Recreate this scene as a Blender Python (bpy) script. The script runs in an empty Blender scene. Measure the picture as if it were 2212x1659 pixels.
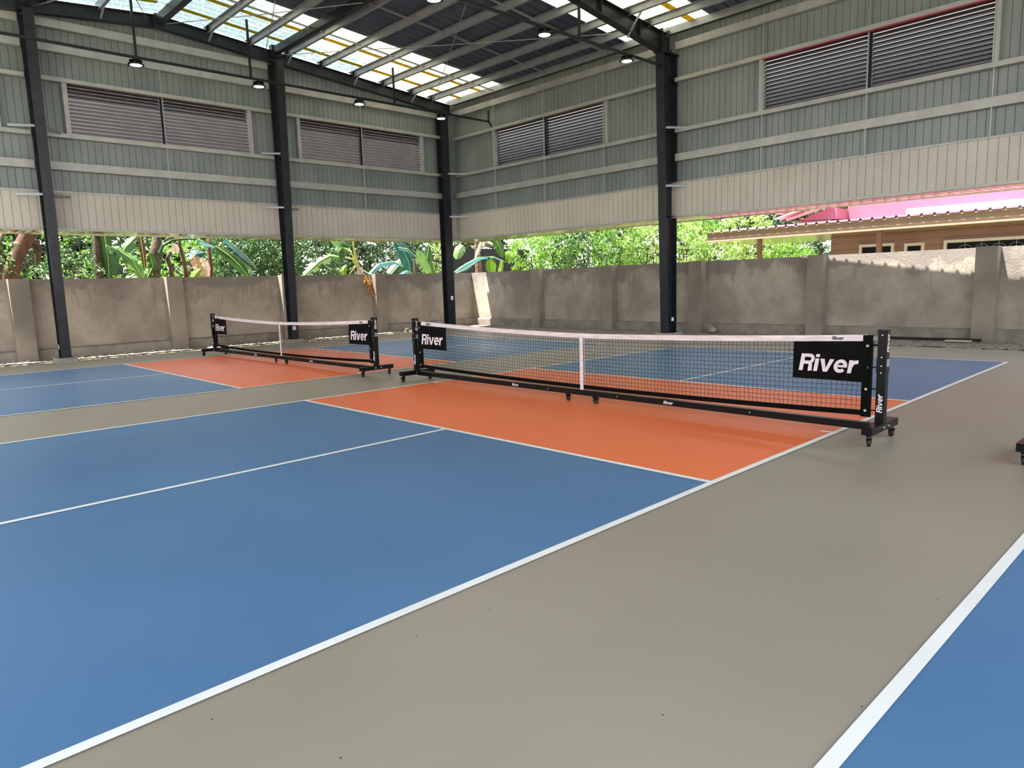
import bpy, math, random
from mathutils import Vector, Matrix, noise as mnoise
random.seed(7)
PI = math.pi
sc = bpy.context.scene
col = sc.collection

# ------------------------------------------------------------------ camera
CP = Vector((-6.433, -5.538, 1.455)); YAW, PIT, ROL, FPX = 0.8122, -0.1421, -0.0305, 1511.75
W, H = 2212.0, 1659.0
_f = Vector((math.cos(PIT)*math.cos(YAW), math.cos(PIT)*math.sin(YAW), math.sin(PIT)))
_r0 = Vector((math.sin(YAW), -math.cos(YAW), 0)); _u0 = _r0.cross(_f)
_r = _r0*math.cos(ROL) + _u0*math.sin(ROL); _u = -_r0*math.sin(ROL) + _u0*math.cos(ROL)
cam = bpy.data.cameras.new('camera'); camo = bpy.data.objects.new('camera', cam); col.objects.link(camo)
cam.sensor_fit = 'HORIZONTAL'; cam.sensor_width = 36.0; cam.lens = FPX/W*36.0; cam.clip_start = 0.05; cam.clip_end = 300
camo.matrix_world = Matrix(((_r.x, _u.x, -_f.x, CP.x), (_r.y, _u.y, -_f.y, CP.y), (_r.z, _u.z, -_f.z, CP.z), (0, 0, 0, 1)))
sc.camera = camo
def ray(x, y): return _f + _r*((x-W/2)/FPX) - _u*((y-H/2)/FPX)
def pu(x, y, c): d = ray(x, y); return CP + d*((c-CP.x)/d.x)      # photo point -> survey point on the plane x=c
def pv(x, y, c): d = ray(x, y); return CP + d*((c-CP.y)/d.y)      # ... on the plane y=c

# ------------------------------------------------------------------ world, sun, exposure
wd = bpy.data.worlds.new('sky'); sc.world = wd; wd.use_nodes = True
nt = wd.node_tree; bg = nt.nodes['Background']
tc = nt.nodes.new('ShaderNodeTexCoord'); sp = nt.nodes.new('ShaderNodeSeparateXYZ'); rp = nt.nodes.new('ShaderNodeValToRGB')
nt.links.new(tc.outputs['Generated'], sp.inputs[0]); nt.links.new(sp.outputs['Z'], rp.inputs[0]); nt.links.new(rp.outputs[0], bg.inputs[0])
rp.color_ramp.elements[0].position = 0.0; rp.color_ramp.elements[0].color = (1.0, 0.985, 0.955, 1)
rp.color_ramp.elements[1].position = 0.8; rp.color_ramp.elements[1].color = (0.62, 0.77, 1.0, 1)
bg.inputs[1].default_value = 2.1
sun = bpy.data.lights.new('sun', 'SUN'); sun.energy = 24.0; sun.angle = math.radians(0.6); sun.color = (1.0, 0.96, 0.89)
so = bpy.data.objects.new('sun', sun); col.objects.link(so)
SD = Vector((-0.20, 0.22, 1.0)).normalized()
so.rotation_euler = SD.to_track_quat('Z', 'Y').to_euler(); so.location = (0, 0, 30)
sc.view_settings.view_transform = 'Standard'; sc.view_settings.look = 'None'
sc.view_settings.exposure = 0.64; sc.view_settings.gamma = 1.0; sc.view_settings.use_curve_mapping = False
sc.cycles.max_bounces = 8; sc.cycles.transparent_max_bounces = 12; sc.cycles.diffuse_bounces = 5
sc.cycles.sample_clamp_indirect = 4.0; sc.cycles.caustics_reflective = False; sc.cycles.caustics_refractive = False

# ------------------------------------------------------------------ materials
def srgb(r, g, b):
    return tuple((c/255/12.92 if c/255 <= .04045 else ((c/255+.055)/1.055)**2.4) for c in (r, g, b)) + (1.0,)
def mat(name, c1, rough=.6, metal=0.0, c2=None, scale=4.0, detail=4.0, lo=.35, hi=.65, bump=0.0, bscale=40.0, stretch=None, spec=None, rvar=0.0, trans=0.0, emit=None):
    m = bpy.data.materials.new(name); m.use_nodes = True; t = m.node_tree; n = t.nodes; b = n['Principled BSDF']
    b.inputs['Roughness'].default_value = rough; b.inputs['Metallic'].default_value = metal
    if spec is not None: b.inputs['Specular IOR Level'].default_value = spec
    co = n.new('ShaderNodeTexCoord'); mp = n.new('ShaderNodeMapping'); t.links.new(co.outputs['Object'], mp.inputs[0])
    if stretch: mp.inputs['Scale'].default_value = stretch
    nz = n.new('ShaderNodeTexNoise'); nz.inputs['Scale'].default_value = scale; nz.inputs['Detail'].default_value = detail
    t.links.new(mp.outputs[0], nz.inputs[0])
    cr = n.new('ShaderNodeValToRGB'); t.links.new(nz.outputs[0], cr.inputs[0])
    cr.color_ramp.elements[0].position = lo; cr.color_ramp.elements[1].position = hi
    if c2 is None: c2 = tuple(min(1, c*1.12) for c in c1[:3]) + (1,)
    cr.color_ramp.elements[0].color = c1; cr.color_ramp.elements[1].color = c2
    t.links.new(cr.outputs[0], b.inputs['Base Color'])
    if rvar:
        mr = n.new('ShaderNodeMapRange'); mr.inputs['To Min'].default_value = rough-rvar; mr.inputs['To Max'].default_value = rough+rvar
        mr.inputs['From Min'].default_value = .3; mr.inputs['From Max'].default_value = .7
        t.links.new(nz.outputs[0], mr.inputs['Value']); t.links.new(mr.outputs[0], b.inputs['Roughness'])
    if bump:
        nb = n.new('ShaderNodeTexNoise'); nb.inputs['Scale'].default_value = bscale; nb.inputs['Detail'].default_value = 5
        t.links.new(mp.outputs[0], nb.inputs[0]); bp = n.new('ShaderNodeBump'); bp.inputs['Strength'].default_value = bump; bp.inputs['Distance'].default_value = .02
        t.links.new(nb.outputs[0], bp.inputs['Height']); t.links.new(bp.outputs[0], b.inputs['Normal'])
    if emit:
        b.inputs['Emission Color'].default_value = emit[0]; b.inputs['Emission Strength'].default_value = emit[1]
    if trans:
        tr = n.new('ShaderNodeBsdfTranslucent'); t.links.new(cr.outputs[0], tr.inputs[0]); mx = n.new('ShaderNodeMixShader'); mx.inputs[0].default_value = trans
        t.links.new(b.outputs[0], mx.inputs[1]); t.links.new(tr.outputs[0], mx.inputs[2]); t.links.new(mx.outputs[0], n['Material Output'].inputs[0])
    return m
M = {}
M['steel'] = mat('dark_painted_steel', srgb(27, 30, 36), .36, .1, srgb(38, 41, 48), 6, bump=.05, spec=.35)
M['galv'] = mat('galvanised_steel', srgb(138, 145, 154), .4, .4, srgb(152, 158, 166), 4, stretch=(1, 1, 1))
M['galvp'] = mat('galvanised_girt_face', srgb(154, 157, 157), .45, .3, srgb(170, 172, 170), 3)
M['clad'] = mat('grey_green_cladding', srgb(117, 127, 129), .42, .15, srgb(132, 141, 142), 1.3, stretch=(1.5, 1.5, .4))
M['cream'] = mat('cream_panel', srgb(181, 177, 169), .5, 0, srgb(191, 187, 179), 1.2)
M['soffit'] = mat('glossy_soffit', srgb(176, 168, 152), .12, .5, srgb(186, 178, 162), 3, bump=.03, bscale=5)
M['roof'] = mat('roof_sheet_underside', srgb(68, 76, 98), .45, .2, srgb(80, 87, 108), 2)
M['louver'] = mat('louver_slat', srgb(62, 55, 55), .5, .2, srgb(72, 65, 64), 3)
M['lit_lip'] = mat('louver_light_line', srgb(122, 116, 108), .5, .1)  # paler than the slats: paints the bright line of light along each slat edge
M['black'] = mat('satin_black_metal', (.0018, .0018, .0022, 1), .3, 0, (.003, .003, .0036, 1), 8, spec=.16)
M['cloth'] = mat('black_vinyl', (.0016, .0016, .0018, 1), .5, 0, (.0026, .0026, .0028, 1), 14, bump=.15, bscale=9, spec=.05)
M['cord'] = mat('black_net_cord', srgb(12, 12, 16), .8)
M['tape'] = mat('white_net_tape', srgb(196, 184, 184), .7, 0, srgb(220, 210, 210), 16, bump=.5, bscale=14, stretch=(1, .3, 3))
M['letter'] = mat('white_print', srgb(200, 192, 194), .6)
M['letterb'] = mat('black_print', srgb(18, 18, 20), .6)
M['chrome'] = mat('bright_bolt', srgb(200, 200, 205), .2, .9)
M['rubber'] = mat('black_rubber', srgb(18, 18, 19), .6)
M['grey'] = mat('grey_plastic', srgb(120, 122, 126), .5)
M['white'] = mat('white_sticker', srgb(225, 225, 222), .6)
M['concrete'] = mat('plinth_concrete', srgb(140, 134, 124), .85, 0, srgb(165, 158, 146), 6, bump=.3, bscale=25)
M['pad'] = mat('footing_concrete', srgb(120, 113, 102), .85, 0, srgb(146, 138, 126), 3, bump=.3, bscale=25)
M['house'] = mat('tan_siding', srgb(150, 116, 102), .6, 0, srgb(160, 126, 112), 2)
M['housew'] = mat('brown_fascia', srgb(158, 136, 112), .45, .1, srgb(168, 146, 120), 2)
M['pink'] = mat('pink_roof', srgb(178, 112, 130), .35, .1, srgb(188, 126, 144), 1.5)
M['pinkw'] = mat('pink_wall', srgb(150, 92, 102), .4, 0, srgb(136, 104, 126), .5)
M['wframe'] = mat('white_window_frame', srgb(220, 212, 200), .5)
M['glass'] = mat('dark_window_glass', srgb(10, 11, 12), .35, 0, spec=.1)
M['bark'] = mat('brown_bark', srgb(66, 42, 28), .9, 0, srgb(96, 62, 42), 7, bump=.6, bscale=18, stretch=(1, 1, .4))
M['dbark'] = mat('dark_bark', srgb(52, 40, 30), .9, 0, srgb(84, 66, 48), 7, bump=.6, bscale=18)
M['dead'] = mat('dead_leaf', srgb(110, 78, 66), .8, 0, srgb(150, 116, 98), 9, trans=.3)
M['deadp'] = mat('pale_dead_leaf', srgb(178, 150, 140), .8, 0, srgb(205, 180, 166), 9, trans=.3)
M['deado'] = mat('orange_dead_leaf', srgb(196, 92, 50), .8, 0, srgb(224, 128, 84), 9, trans=.4)
def leafmat(name, a, b, tr=.4, sc_=1.2, rough=.4): return mat(name, a, rough, 0, b, sc_, 3, .3, .7, trans=tr)
M['ban1'] = leafmat('banana_leaf_green', srgb(26, 56, 20), srgb(54, 90, 32), .3)
M['ban2'] = leafmat('banana_leaf_bright', srgb(62, 98, 42), srgb(116, 146, 84), .35)
M['ban3'] = leafmat('banana_leaf_teal', srgb(18, 60, 56), srgb(34, 92, 90), .2, rough=.3)
M['ban4'] = leafmat('banana_leaf_lime', srgb(88, 122, 20), srgb(116, 150, 40), .5)
M['rib'] = mat('leaf_midrib', srgb(160, 190, 90), .5)
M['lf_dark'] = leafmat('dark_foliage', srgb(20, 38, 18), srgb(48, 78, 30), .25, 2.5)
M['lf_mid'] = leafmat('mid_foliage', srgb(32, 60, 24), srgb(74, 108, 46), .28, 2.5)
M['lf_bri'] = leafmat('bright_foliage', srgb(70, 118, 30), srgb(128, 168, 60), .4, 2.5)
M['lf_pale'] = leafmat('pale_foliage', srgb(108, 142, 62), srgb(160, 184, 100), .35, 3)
M['stone'] = mat('grey_stone', srgb(140, 132, 122), .9, 0, srgb(170, 160, 148), 14, bump=.5, bscale=20)
M['leafy'] = mat('brown_leaf_litter', srgb(110, 82, 60), .9, 0, srgb(170, 140, 110), 30)

# court paint: base colour with worn blotches; roughness varies like real rolled acrylic
def paint(name, c1, c2, rough=.42): 
    m = mat(name, c1, rough, 0, c2, .55, 6, .30, .72, bump=.02, bscale=220, rvar=.06, spec=.28)
    return m
M['blue'] = paint('blue_court_paint', srgb(75, 114, 150), srgb(89, 126, 160))
M['orange'] = paint('orange_court_paint', srgb(240, 114, 63), srgb(246, 126, 74))
M['line'] = mat('white_line_paint', srgb(236, 232, 222), .5, 0, srgb(244, 240, 230), 2)

def floor_mat():
    m = paint('grey_court_paint', srgb(150, 138, 119), srgb(161, 149, 129)); t = m.node_tree; n = t.nodes; b = n['Principled BSDF']
    src = b.inputs['Base Color'].links[0].from_socket
    co = n.new('ShaderNodeTexCoord')
    v = n.new('ShaderNodeTexVoronoi'); v.voronoi_dimensions = '2D'; v.inputs['Scale'].default_value = 3.2; t.links.new(co.outputs['Object'], v.inputs[0])
    lt = n.new('ShaderNodeMath'); lt.operation = 'LESS_THAN'; lt.inputs[1].default_value = .013; t.links.new(v.outputs['Distance'], lt.inputs[0])
    nz = n.new('ShaderNodeTexNoise'); nz.inputs['Scale'].default_value = .9; t.links.new(co.outputs['Object'], nz.inputs[0])
    gt = n.new('ShaderNodeMath'); gt.operation = 'GREATER_THAN'; gt.inputs[1].default_value = .5; t.links.new(nz.outputs[0], gt.inputs[0])
    mu = n.new('ShaderNodeMath'); mu.operation = 'MULTIPLY'; t.links.new(lt.outputs[0], mu.inputs[0]); t.links.new(gt.outputs[0], mu.inputs[1])
    mx = n.new('ShaderNodeMixRGB'); t.links.new(mu.outputs[0], mx.inputs[0]); t.links.new(src, mx.inputs[1]); mx.inputs[2].default_value = srgb(70, 62, 52)
    t.links.new(mx.outputs[0], b.inputs['Base Color']); return m
M['floor'] = floor_mat()

def wall_mat(name, axis):
    # rendered block wall: tan render, dark damp patches from the top, drip streaks, paler clean areas
    m = bpy.data.materials.new(name); m.use_nodes = True; t = m.node_tree; n = t.nodes; b = n['Principled BSDF']; b.inputs['Roughness'].default_value = .85
    L = t.links.new
    co = n.new('ShaderNodeTexCoord'); sep = n.new('ShaderNodeSeparateXYZ'); L(co.outputs['Object'], sep.inputs[0])
    n1 = n.new('ShaderNodeTexNoise'); n1.inputs['Scale'].default_value = 1.0; n1.inputs['Detail'].default_value = 9; n1.inputs['Roughness'].default_value = .62; L(co.outputs['Object'], n1.inputs[0])
    r1 = n.new('ShaderNodeValToRGB'); L(n1.outputs[0], r1.inputs[0])
    r1.color_ramp.elements[0].position = .36; r1.color_ramp.elements[0].color = srgb(138, 128, 116)
    r1.color_ramp.elements[1].position = .62; r1.color_ramp.elements[1].color = srgb(172, 161, 146)
    # damp band at the top with ragged edge
    n2 = n.new('ShaderNodeTexNoise'); n2.inputs['Scale'].default_value = 1.5; n2.inputs['Detail'].default_value = 8; L(co.outputs['Object'], n2.inputs[0])
    ma = n.new('ShaderNodeMath'); ma.operation = 'MULTIPLY_ADD'; ma.inputs[1].default_value = 2.2; L(n2.outputs[0], ma.inputs[0]); L(sep.outputs['Z'], ma.inputs[2])
    mr = n.new('ShaderNodeMapRange'); mr.inputs['From Min'].default_value = 2.62; mr.inputs['From Max'].default_value = 2.80; L(ma.outputs[0], mr.inputs['Value'])
    # vertical drips
    mp = n.new('ShaderNodeMapping'); mp.inputs['Scale'].default_value = (9, 9, .7); L(co.outputs['Object'], mp.inputs[0])
    n3 = n.new('ShaderNodeTexNoise'); n3.inputs['Scale'].default_value = 1.6; n3.inputs['Detail'].default_value = 3; L(mp.outputs[0], n3.inputs[0])
    ma2 = n.new('ShaderNodeMath'); ma2.operation = 'MULTIPLY_ADD'; ma2.inputs[1].default_value = .22; L(sep.outputs['Z'], ma2.inputs[0]); L(n3.outputs[0], ma2.inputs[2])
    mr2 = n.new('ShaderNodeMapRange'); mr2.inputs['From Min'].default_value = .90; mr2.inputs['From Max'].default_value = .97; mr2.inputs['To Max'].default_value = .75; L(ma2.outputs[0], mr2.inputs['Value'])
    mxv = n.new('ShaderNodeMath'); mxv.operation = 'MAXIMUM'; L(mr.outputs[0], mxv.inputs[0]); L(mr2.outputs[0], mxv.inputs[1])
    sc2 = n.new('ShaderNodeMath'); sc2.operation = 'MULTIPLY'; sc2.inputs[1].default_value = .72; L(mxv.outputs[0], sc2.inputs[0])
    mx = n.new('ShaderNodeMixRGB'); L(sc2.outputs[0], mx.inputs[0]); L(r1.outputs[0], mx.inputs[1]); mx.inputs[2].default_value = srgb(120, 112, 108)
    L(mx.outputs[0], b.inputs['Base Color'])
    nb = n.new('ShaderNodeTexNoise'); nb.inputs['Scale'].default_value = 22; nb.inputs['Detail'].default_value = 6; L(co.outputs['Object'], nb.inputs[0])
    bp = n.new('ShaderNodeBump'); bp.inputs['Strength'].default_value = .35; bp.inputs['Distance'].default_value = .015; L(nb.outputs[0], bp.inputs['Height']); L(bp.outputs[0], b.inputs['Normal'])
    return m
M['yard'] = wall_mat('stained_cement_render', 0)
M['pilaster'] = mat('pilaster_render', srgb(124, 116, 104), .85, 0, srgb(148, 139, 126), 1.4, 7, .36, .64, bump=.35, bscale=22)

def gravel_mat():
    m = bpy.data.materials.new('gravel'); m.use_nodes = True; t = m.node_tree; n = t.nodes; b = n['Principled BSDF']; b.inputs['Roughness'].default_value = .9
    co = n.new('ShaderNodeTexCoord'); v = n.new('ShaderNodeTexVoronoi'); v.inputs['Scale'].default_value = 42; t.links.new(co.outputs['Object'], v.inputs[0])
    cr = n.new('ShaderNodeValToRGB'); sx = n.new('ShaderNodeSeparateXYZ'); t.links.new(v.outputs['Color'], sx.inputs[0]); t.links.new(sx.outputs[0], cr.inputs[0])
    cr.color_ramp.elements[0].color = srgb(84, 72, 60); cr.color_ramp.elements[1].color = srgb(190, 174, 156)
    t.links.new(cr.outputs[0], b.inputs['Base Color'])
    bp = n.new('ShaderNodeBump'); bp.inputs['Strength'].default_value = 1; bp.inputs['Distance'].default_value = .03; bp.invert = True
    t.links.new(v.outputs['Distance'], bp.inputs['Height']); t.links.new(bp.outputs[0], b.inputs['Normal']); return m
M['gravel'] = gravel_mat()
M['soil'] = mat('brown_soil', srgb(92, 78, 58), .95, 0, srgb(110, 112, 60), 3)

def translucent_mat():
    # fibreglass roof light: lets daylight through; wet leaf litter lies in drifts on top of it; yellow seam tape
    m = bpy.data.materials.new('translucent_roof_sheet'); m.use_nodes = True; t = m.node_tree; n = t.nodes; n.remove(n['Principled BSDF']); L = t.links.new
    co = n.new('ShaderNodeTexCoord'); sep = n.new('ShaderNodeSeparateXYZ'); L(co.outputs['Object'], sep.inputs[0])
    mp = n.new('ShaderNodeMapping'); mp.inputs['Scale'].default_value = (.35, 2.2, 1); L(co.outputs['Object'], mp.inputs[0])
    st = n.new('ShaderNodeTexNoise'); st.inputs['Scale'].default_value = 9; st.inputs['Detail'].default_value = 4; L(mp.outputs[0], st.inputs[0])
    cb = n.new('ShaderNodeValToRGB'); L(st.outputs[0], cb.inputs[0]); cb.color_ramp.elements[0].position = .3; cb.color_ramp.elements[0].color = (.155, .145, .095, 1); cb.color_ramp.elements[1].position = .6; cb.color_ramp.elements[1].color = (.225, .212, .15, 1)
    # leaf litter: speckle, denser over the upper (ridge) part near the gable where the trees overhang
    v = n.new('ShaderNodeTexNoise'); v.inputs['Scale'].default_value = 17; v.inputs['Detail'].default_value = 3; v.inputs['Roughness'].default_value = .7; L(co.outputs['Object'], v.inputs[0])
    big = n.new('ShaderNodeTexNoise'); big.inputs['Scale'].default_value = .5; big.inputs['Detail'].default_value = 3; L(co.outputs['Object'], big.inputs[0])
    a = n.new('ShaderNodeMath'); a.operation = 'MULTIPLY_ADD'; a.inputs[1].default_value = -.085; L(sep.outputs['X'], a.inputs[0]); 
    a2 = n.new('ShaderNodeMath'); a2.operation = 'MULTIPLY_ADD'; a2.inputs[1].default_value = .11; L(sep.outputs['Y'], a2.inputs[0]); a2.inputs[2].default_value = -.98
    L(a2.outputs[0], a.inputs[2])
    a3 = n.new('ShaderNodeMath'); a3.operation = 'ADD'; L(a.outputs[0], a3.inputs[0]); L(big.outputs[0], a3.inputs[1])
    cl = n.new('ShaderNodeClamp'); L(a3.outputs[0], cl.inputs[0]); cl.inputs['Min'].default_value = 0; cl.inputs['Max'].default_value = .62
    a4 = n.new('ShaderNodeMath'); a4.operation = 'ADD'; L(cl.outputs[0], a4.inputs[0]); L(v.outputs[0], a4.inputs[1])
    mk = n.new('ShaderNodeMapRange'); mk.inputs['From Min'].default_value = .98; mk.inputs['From Max'].default_value = 1.05; L(a4.outputs[0], mk.inputs['Value'])
    mx = n.new('ShaderNodeMixRGB'); L(mk.outputs[0], mx.inputs[0]); L(cb.outputs[0], mx.inputs[1]); mx.inputs[2].default_value = (.06, .085, .09, 1)
    di = n.new('ShaderNodeBsdfDiffuse'); di.inputs[0].default_value = (.6, .6, .55, 1); tr = n.new('ShaderNodeBsdfTranslucent'); L(mx.outputs[0], tr.inputs[0])
    ms = n.new('ShaderNodeMixShader'); ms.inputs[0].default_value = .78; L(di.outputs[0], ms.inputs[1]); L(tr.outputs[0], ms.inputs[2]); L(ms.outputs[0], n['Material Output'].inputs[0])
    return m
M['trans'] = translucent_mat()
M['seam'] = mat('yellow_seam_tape', srgb(206, 186, 84), .7, 0, srgb(180, 160, 60), 8, trans=.75)
M['lamp'] = mat('lamp_diffuser', (1, 1, 1, 1), .4, emit=((.92, .97, 1, 1), 9.0))

# ------------------------------------------------------------------ mesh builder
class MB:
    def __init__(s): s.v = []; s.f = []; s.mi = []; s.m = 0
    def add(s, vs, fs):
        o = len(s.v); s.v += [tuple(v) for v in vs]
        for f in fs: s.f.append(tuple(i+o for i in f)); s.mi.append(s.m)
        return s
    def obox(s, c, ax, d):
        c = Vector(c); X, Y, Z = [Vector(a).normalized()*(k/2) for a, k in zip(ax, d)]
        vs = [c+X*i+Y*j+Z*k for i in (-1, 1) for j in (-1, 1) for k in (-1, 1)]
        return s.add(vs, [(0, 1, 3, 2), (4, 6, 7, 5), (0, 4, 5, 1), (2, 3, 7, 6), (0, 2, 6, 4), (1, 5, 7, 3)])
    def box(s, x0, x1, y0, y1, z0, z1):
        return s.obox(((x0+x1)/2, (y0+y1)/2, (z0+z1)/2), ((1, 0, 0), (0, 1, 0), (0, 0, 1)), (abs(x1-x0), abs(y1-y0), abs(z1-z0)))
    def prism(s, prof, p, q, X, Y, caps=True):
        """closed 2D profile [(a,b)] swept from p to q, a along X, b along Y"""
        p, q, X, Y = Vector(p), Vector(q), Vector(X), Vector(Y); n = len(prof)
        vs = [p+X*a+Y*b for a, b in prof] + [q+X*a+Y*b for a, b in prof]
        fs = [(i, (i+1) % n, n+(i+1) % n, n+i) for i in range(n)]
        if caps: fs += [tuple(range(n))[::-1], tuple(range(n, 2*n))]
        return s.add(vs, fs)
    def bar(s, p, q, w, h, up=(0, 0, 1)):
        p, q = Vector(p), Vector(q); d = (q-p).normalized(); X = d.cross(Vector(up))
        if X.length < 1e-4: X = d.cross(Vector((1, 0, 0)))
        X.normalize(); Y = X.cross(d)
        return s.prism([(-w/2, -h/2), (w/2, -h/2), (w/2, h/2), (-w/2, h/2)], p, q, X, Y)
    def tube(s, pts, r, n=8, caps=True):
        pts = [Vector(p) for p in pts]; rs = r if isinstance(r, (list, tuple)) else [r]*len(pts)
        o = len(s.v); up = Vector((0.13, .21, 1)); vs = []
        for i, p in enumerate(pts):
            d = (pts[min(i+1, len(pts)-1)]-pts[max(i-1, 0)]).normalized()
            X = d.cross(up)
            if X.length < .05: X = d.cross(Vector((1, .1, 0)))
            X.normalize(); Y = X.cross(d)
            vs += [p+(X*math.cos(2*PI*k/n)+Y*math.sin(2*PI*k/n))*rs[i] for k in range(n)]
        fs = [(i*n+k, i*n+(k+1) % n, (i+1)*n+(k+1) % n, (i+1)*n+k) for i in range(len(pts)-1) for k in range(n)]
        if caps: fs += [tuple(range(n))[::-1], tuple(range((len(pts)-1)*n, len(pts)*n))]
        return s.add(vs, fs)
    def lathe(s, c, prof, n=24, ax=(0, 0, 1)):
        c = Vector(c); A = Vector(ax).normalized(); X = A.orthogonal().normalized(); Y = A.cross(X); vs = []
        for r, h in prof: vs += [c+A*h+(X*math.cos(2*PI*k/n)+Y*math.sin(2*PI*k/n))*r for k in range(n)]
        fs = [(i*n+k, i*n+(k+1) % n, (i+1)*n+(k+1) % n, (i+1)*n+k) for i in range(len(prof)-1) for k in range(n)]
        return s.add(vs, fs)
    def build(s, name, m, parent=None, smooth=False):
        me = bpy.data.meshes.new(name); me.from_pydata(s.v, [], s.f)
        ms = m if isinstance(m, (list, tuple)) else [m]
        for k in ms: me.materials.append(k)
        if len(ms) > 1: me.polygons.foreach_set('material_index', s.mi)
        if smooth: me.polygons.foreach_set('use_smooth', [True]*len(me.polygons))
        me.update(); o = bpy.data.objects.new(name, me); col.objects.link(o)
        if parent: o.parent = parent; o.matrix_parent_inverse = parent.matrix_basis.inverted()
        return o
def tag(o, label=None, cat=None, group=None, kind=None):
    if label: o['label'] = label
    if cat: o['category'] = cat
    if group: o['group'] = group
    if kind: o['kind'] = kind
    return o
def empty(name, loc=(0, 0, 0)):
    o = bpy.data.objects.new(name, None); o.empty_display_size = .2; o.location = loc; col.objects.link(o); return o
def kids(o): return [c for c in bpy.data.objects if c.parent == o]
def copy_tree(o, parent=None):
    ch = kids(o); c = o.copy(); col.objects.link(c)
    if parent: c.parent = parent
    for k in ch: copy_tree(k, c)
    return c

# =================================================================== STRUCTURE
GV, RU = 13.05, 8.86        # inner face lines of the gable (left) wall and the eave (right) wall
def roofz(x): return 8.15 - .085*abs(x+.2) + .0

# floor slab
b = MB(); b.box(-16, 8.72, -14, 13.12, -.12, 0)
tag(b.build('floor', M['floor']), kind='structure')
b = MB(); b.box(-60, 70, -40, 80, -.5, -.125)
tag(b.build('ground', M['soil']), 'bare brown soil around the hall', 'ground', kind='structure')
# gravel strips with a bumpy surface
def gravel(name, x0, x1, y0, y1, label):
    b = MB(); nx = max(2, int((x1-x0)/.07)); ny = max(2, int((y1-y0)/.07)); vs = []
    for i in range(nx+1):
        for j in range(ny+1):
            x = x0+(x1-x0)*i/nx; y = y0+(y1-y0)*j/ny; vs.append((x, y, .0+.025*mnoise.noise(Vector((x*9, y*9, 0)))+.012*random.random()))
    b.add(vs, [(i*(ny+1)+j, (i+1)*(ny+1)+j, (i+1)*(ny+1)+j+1, i*(ny+1)+j+1) for i in range(nx) for j in range(ny)])
    tag(b.build(name, M['gravel']), label, 'gravel', kind='stuff')
gravel('gravel_strip', -10, 10.2, 13.12, 14.13, 'gravel and leaf litter strip along the foot of the left wall')
gravel('gravel_strip', 8.72, 10.33, -6, 13.12, 'grey gravel strip along the foot of the right wall')
# leaf litter scattered on the left gravel
b = MB()
for i in range(420):
    x = random.uniform(-8, 9); y = random.uniform(13.08, 13.75); a = random.uniform(0, PI); s = random.uniform(.015, .04); z = .03+random.random()*.012
    b.add([(x-s*math.cos(a), y-s*math.sin(a), z), (x+s*.4*math.sin(a), y-s*.4*math.cos(a), z+.01), (x+s*math.cos(a), y+s*math.sin(a), z), (x-s*.4*math.sin(a), y+s*.4*math.cos(a), z+.008)], [(0, 1, 2, 3)])
tag(b.build('leaf_litter', M['leafy']), 'dry brown leaf litter scattered along the left wall gravel', 'leaves', kind='stuff')

# ------------------------------------------------------------ painted courts
def quadpts(b, p, z): b.add([(x, y, z) for x, y in p], [tuple(range(len(p)))])
def strip(b, pts, w, z):
    for (x0, y0), (x1, y1) in zip(pts[:-1], pts[1:]):
        d = Vector((x1-x0, y1-y0)).normalized(); n = Vector((-d.y, d.x))*w/2; e = d*w/2
        quadpts(b, [(x0-e.x-n.x, y0-e.y-n.y), (x1+e.x-n.x, y1+e.y-n.y), (x1+e.x+n.x, y1+e.y+n.y), (x0-e.x+n.x, y0-e.y+n.y)], z)
def court(nm, label, N, F, C, kl, kr):
    """N/F: near and far sideline nodes left baseline, left kitchen, right kitchen, right baseline; C the centre line"""
    t = empty('pickleball_court', ((N[1][0]+N[2][0])/2, (N[1][1]+F[1][1])/2, 0)); tag(t, label, 'court', 'painted pickleball courts')
    for i in (0, 2):
        b = MB(); quadpts(b, [N[i], N[i+1], F[i+1], F[i]], .003); b.build('service_zone', M['blue'], t)
    b = MB(); quadpts(b, [N[1], N[2], F[2], F[1]], .003); b.build('kitchen_zone', M['orange'], t)
    for pts in (N, F): b = MB(); strip(b, pts, .053, .006); b.build('sideline', M['line'], t)
    for i in (0, 3): b = MB(); strip(b, [N[i], F[i]], .053, .0062); b.build('baseline', M['line'], t)
    for i in (1, 2): b = MB(); strip(b, [N[i], F[i]], .053, .0064); b.build('kitchen_line', M['line'], t)
    for i in (0, 2): b = MB(); strip(b, [C[i], C[i+1]], .053, .0062); b.build('centre_line', M['line'], t)
    for P, s in ((N, 1), (F, -1)):
        b = MB(); x = (P[1][0]+P[2][0])/2; y = (P[1][1]+P[2][1])/2; strip(b, [(x, y), (x, y+s*.10)], .05, .0063); b.build('net_mark', M['line'], t)
    return t
court('a', 'nearest blue and orange pickleball court filling the foreground',
      [(-6.6, -3.035), (-2.068, -2.985), (2.20, -2.985), (6.72, -2.985)],
      [(-6.6, 3.13), (-2.113, 3.03), (2.065, 2.945), (6.45, 2.905)],
      [(-6.6, -.03), (-2.10, .045), (2.137, .018), (6.6, -.02)], 0, 0)
court('b', 'further blue and orange pickleball court beside the left wall',
      [(-6.55, 5.28), (-2.163, 4.957), (2.012, 4.875), (6.334, 4.773)],
      [(-6.5, 10.86), (-2.18, 11.02), (2.029, 10.76), (6.3, 10.40)],
      [(-6.5, 8.36), (-2.176, 8.15), (2.064, 7.69), (6.30, 7.70)], 0, 0)
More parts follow.
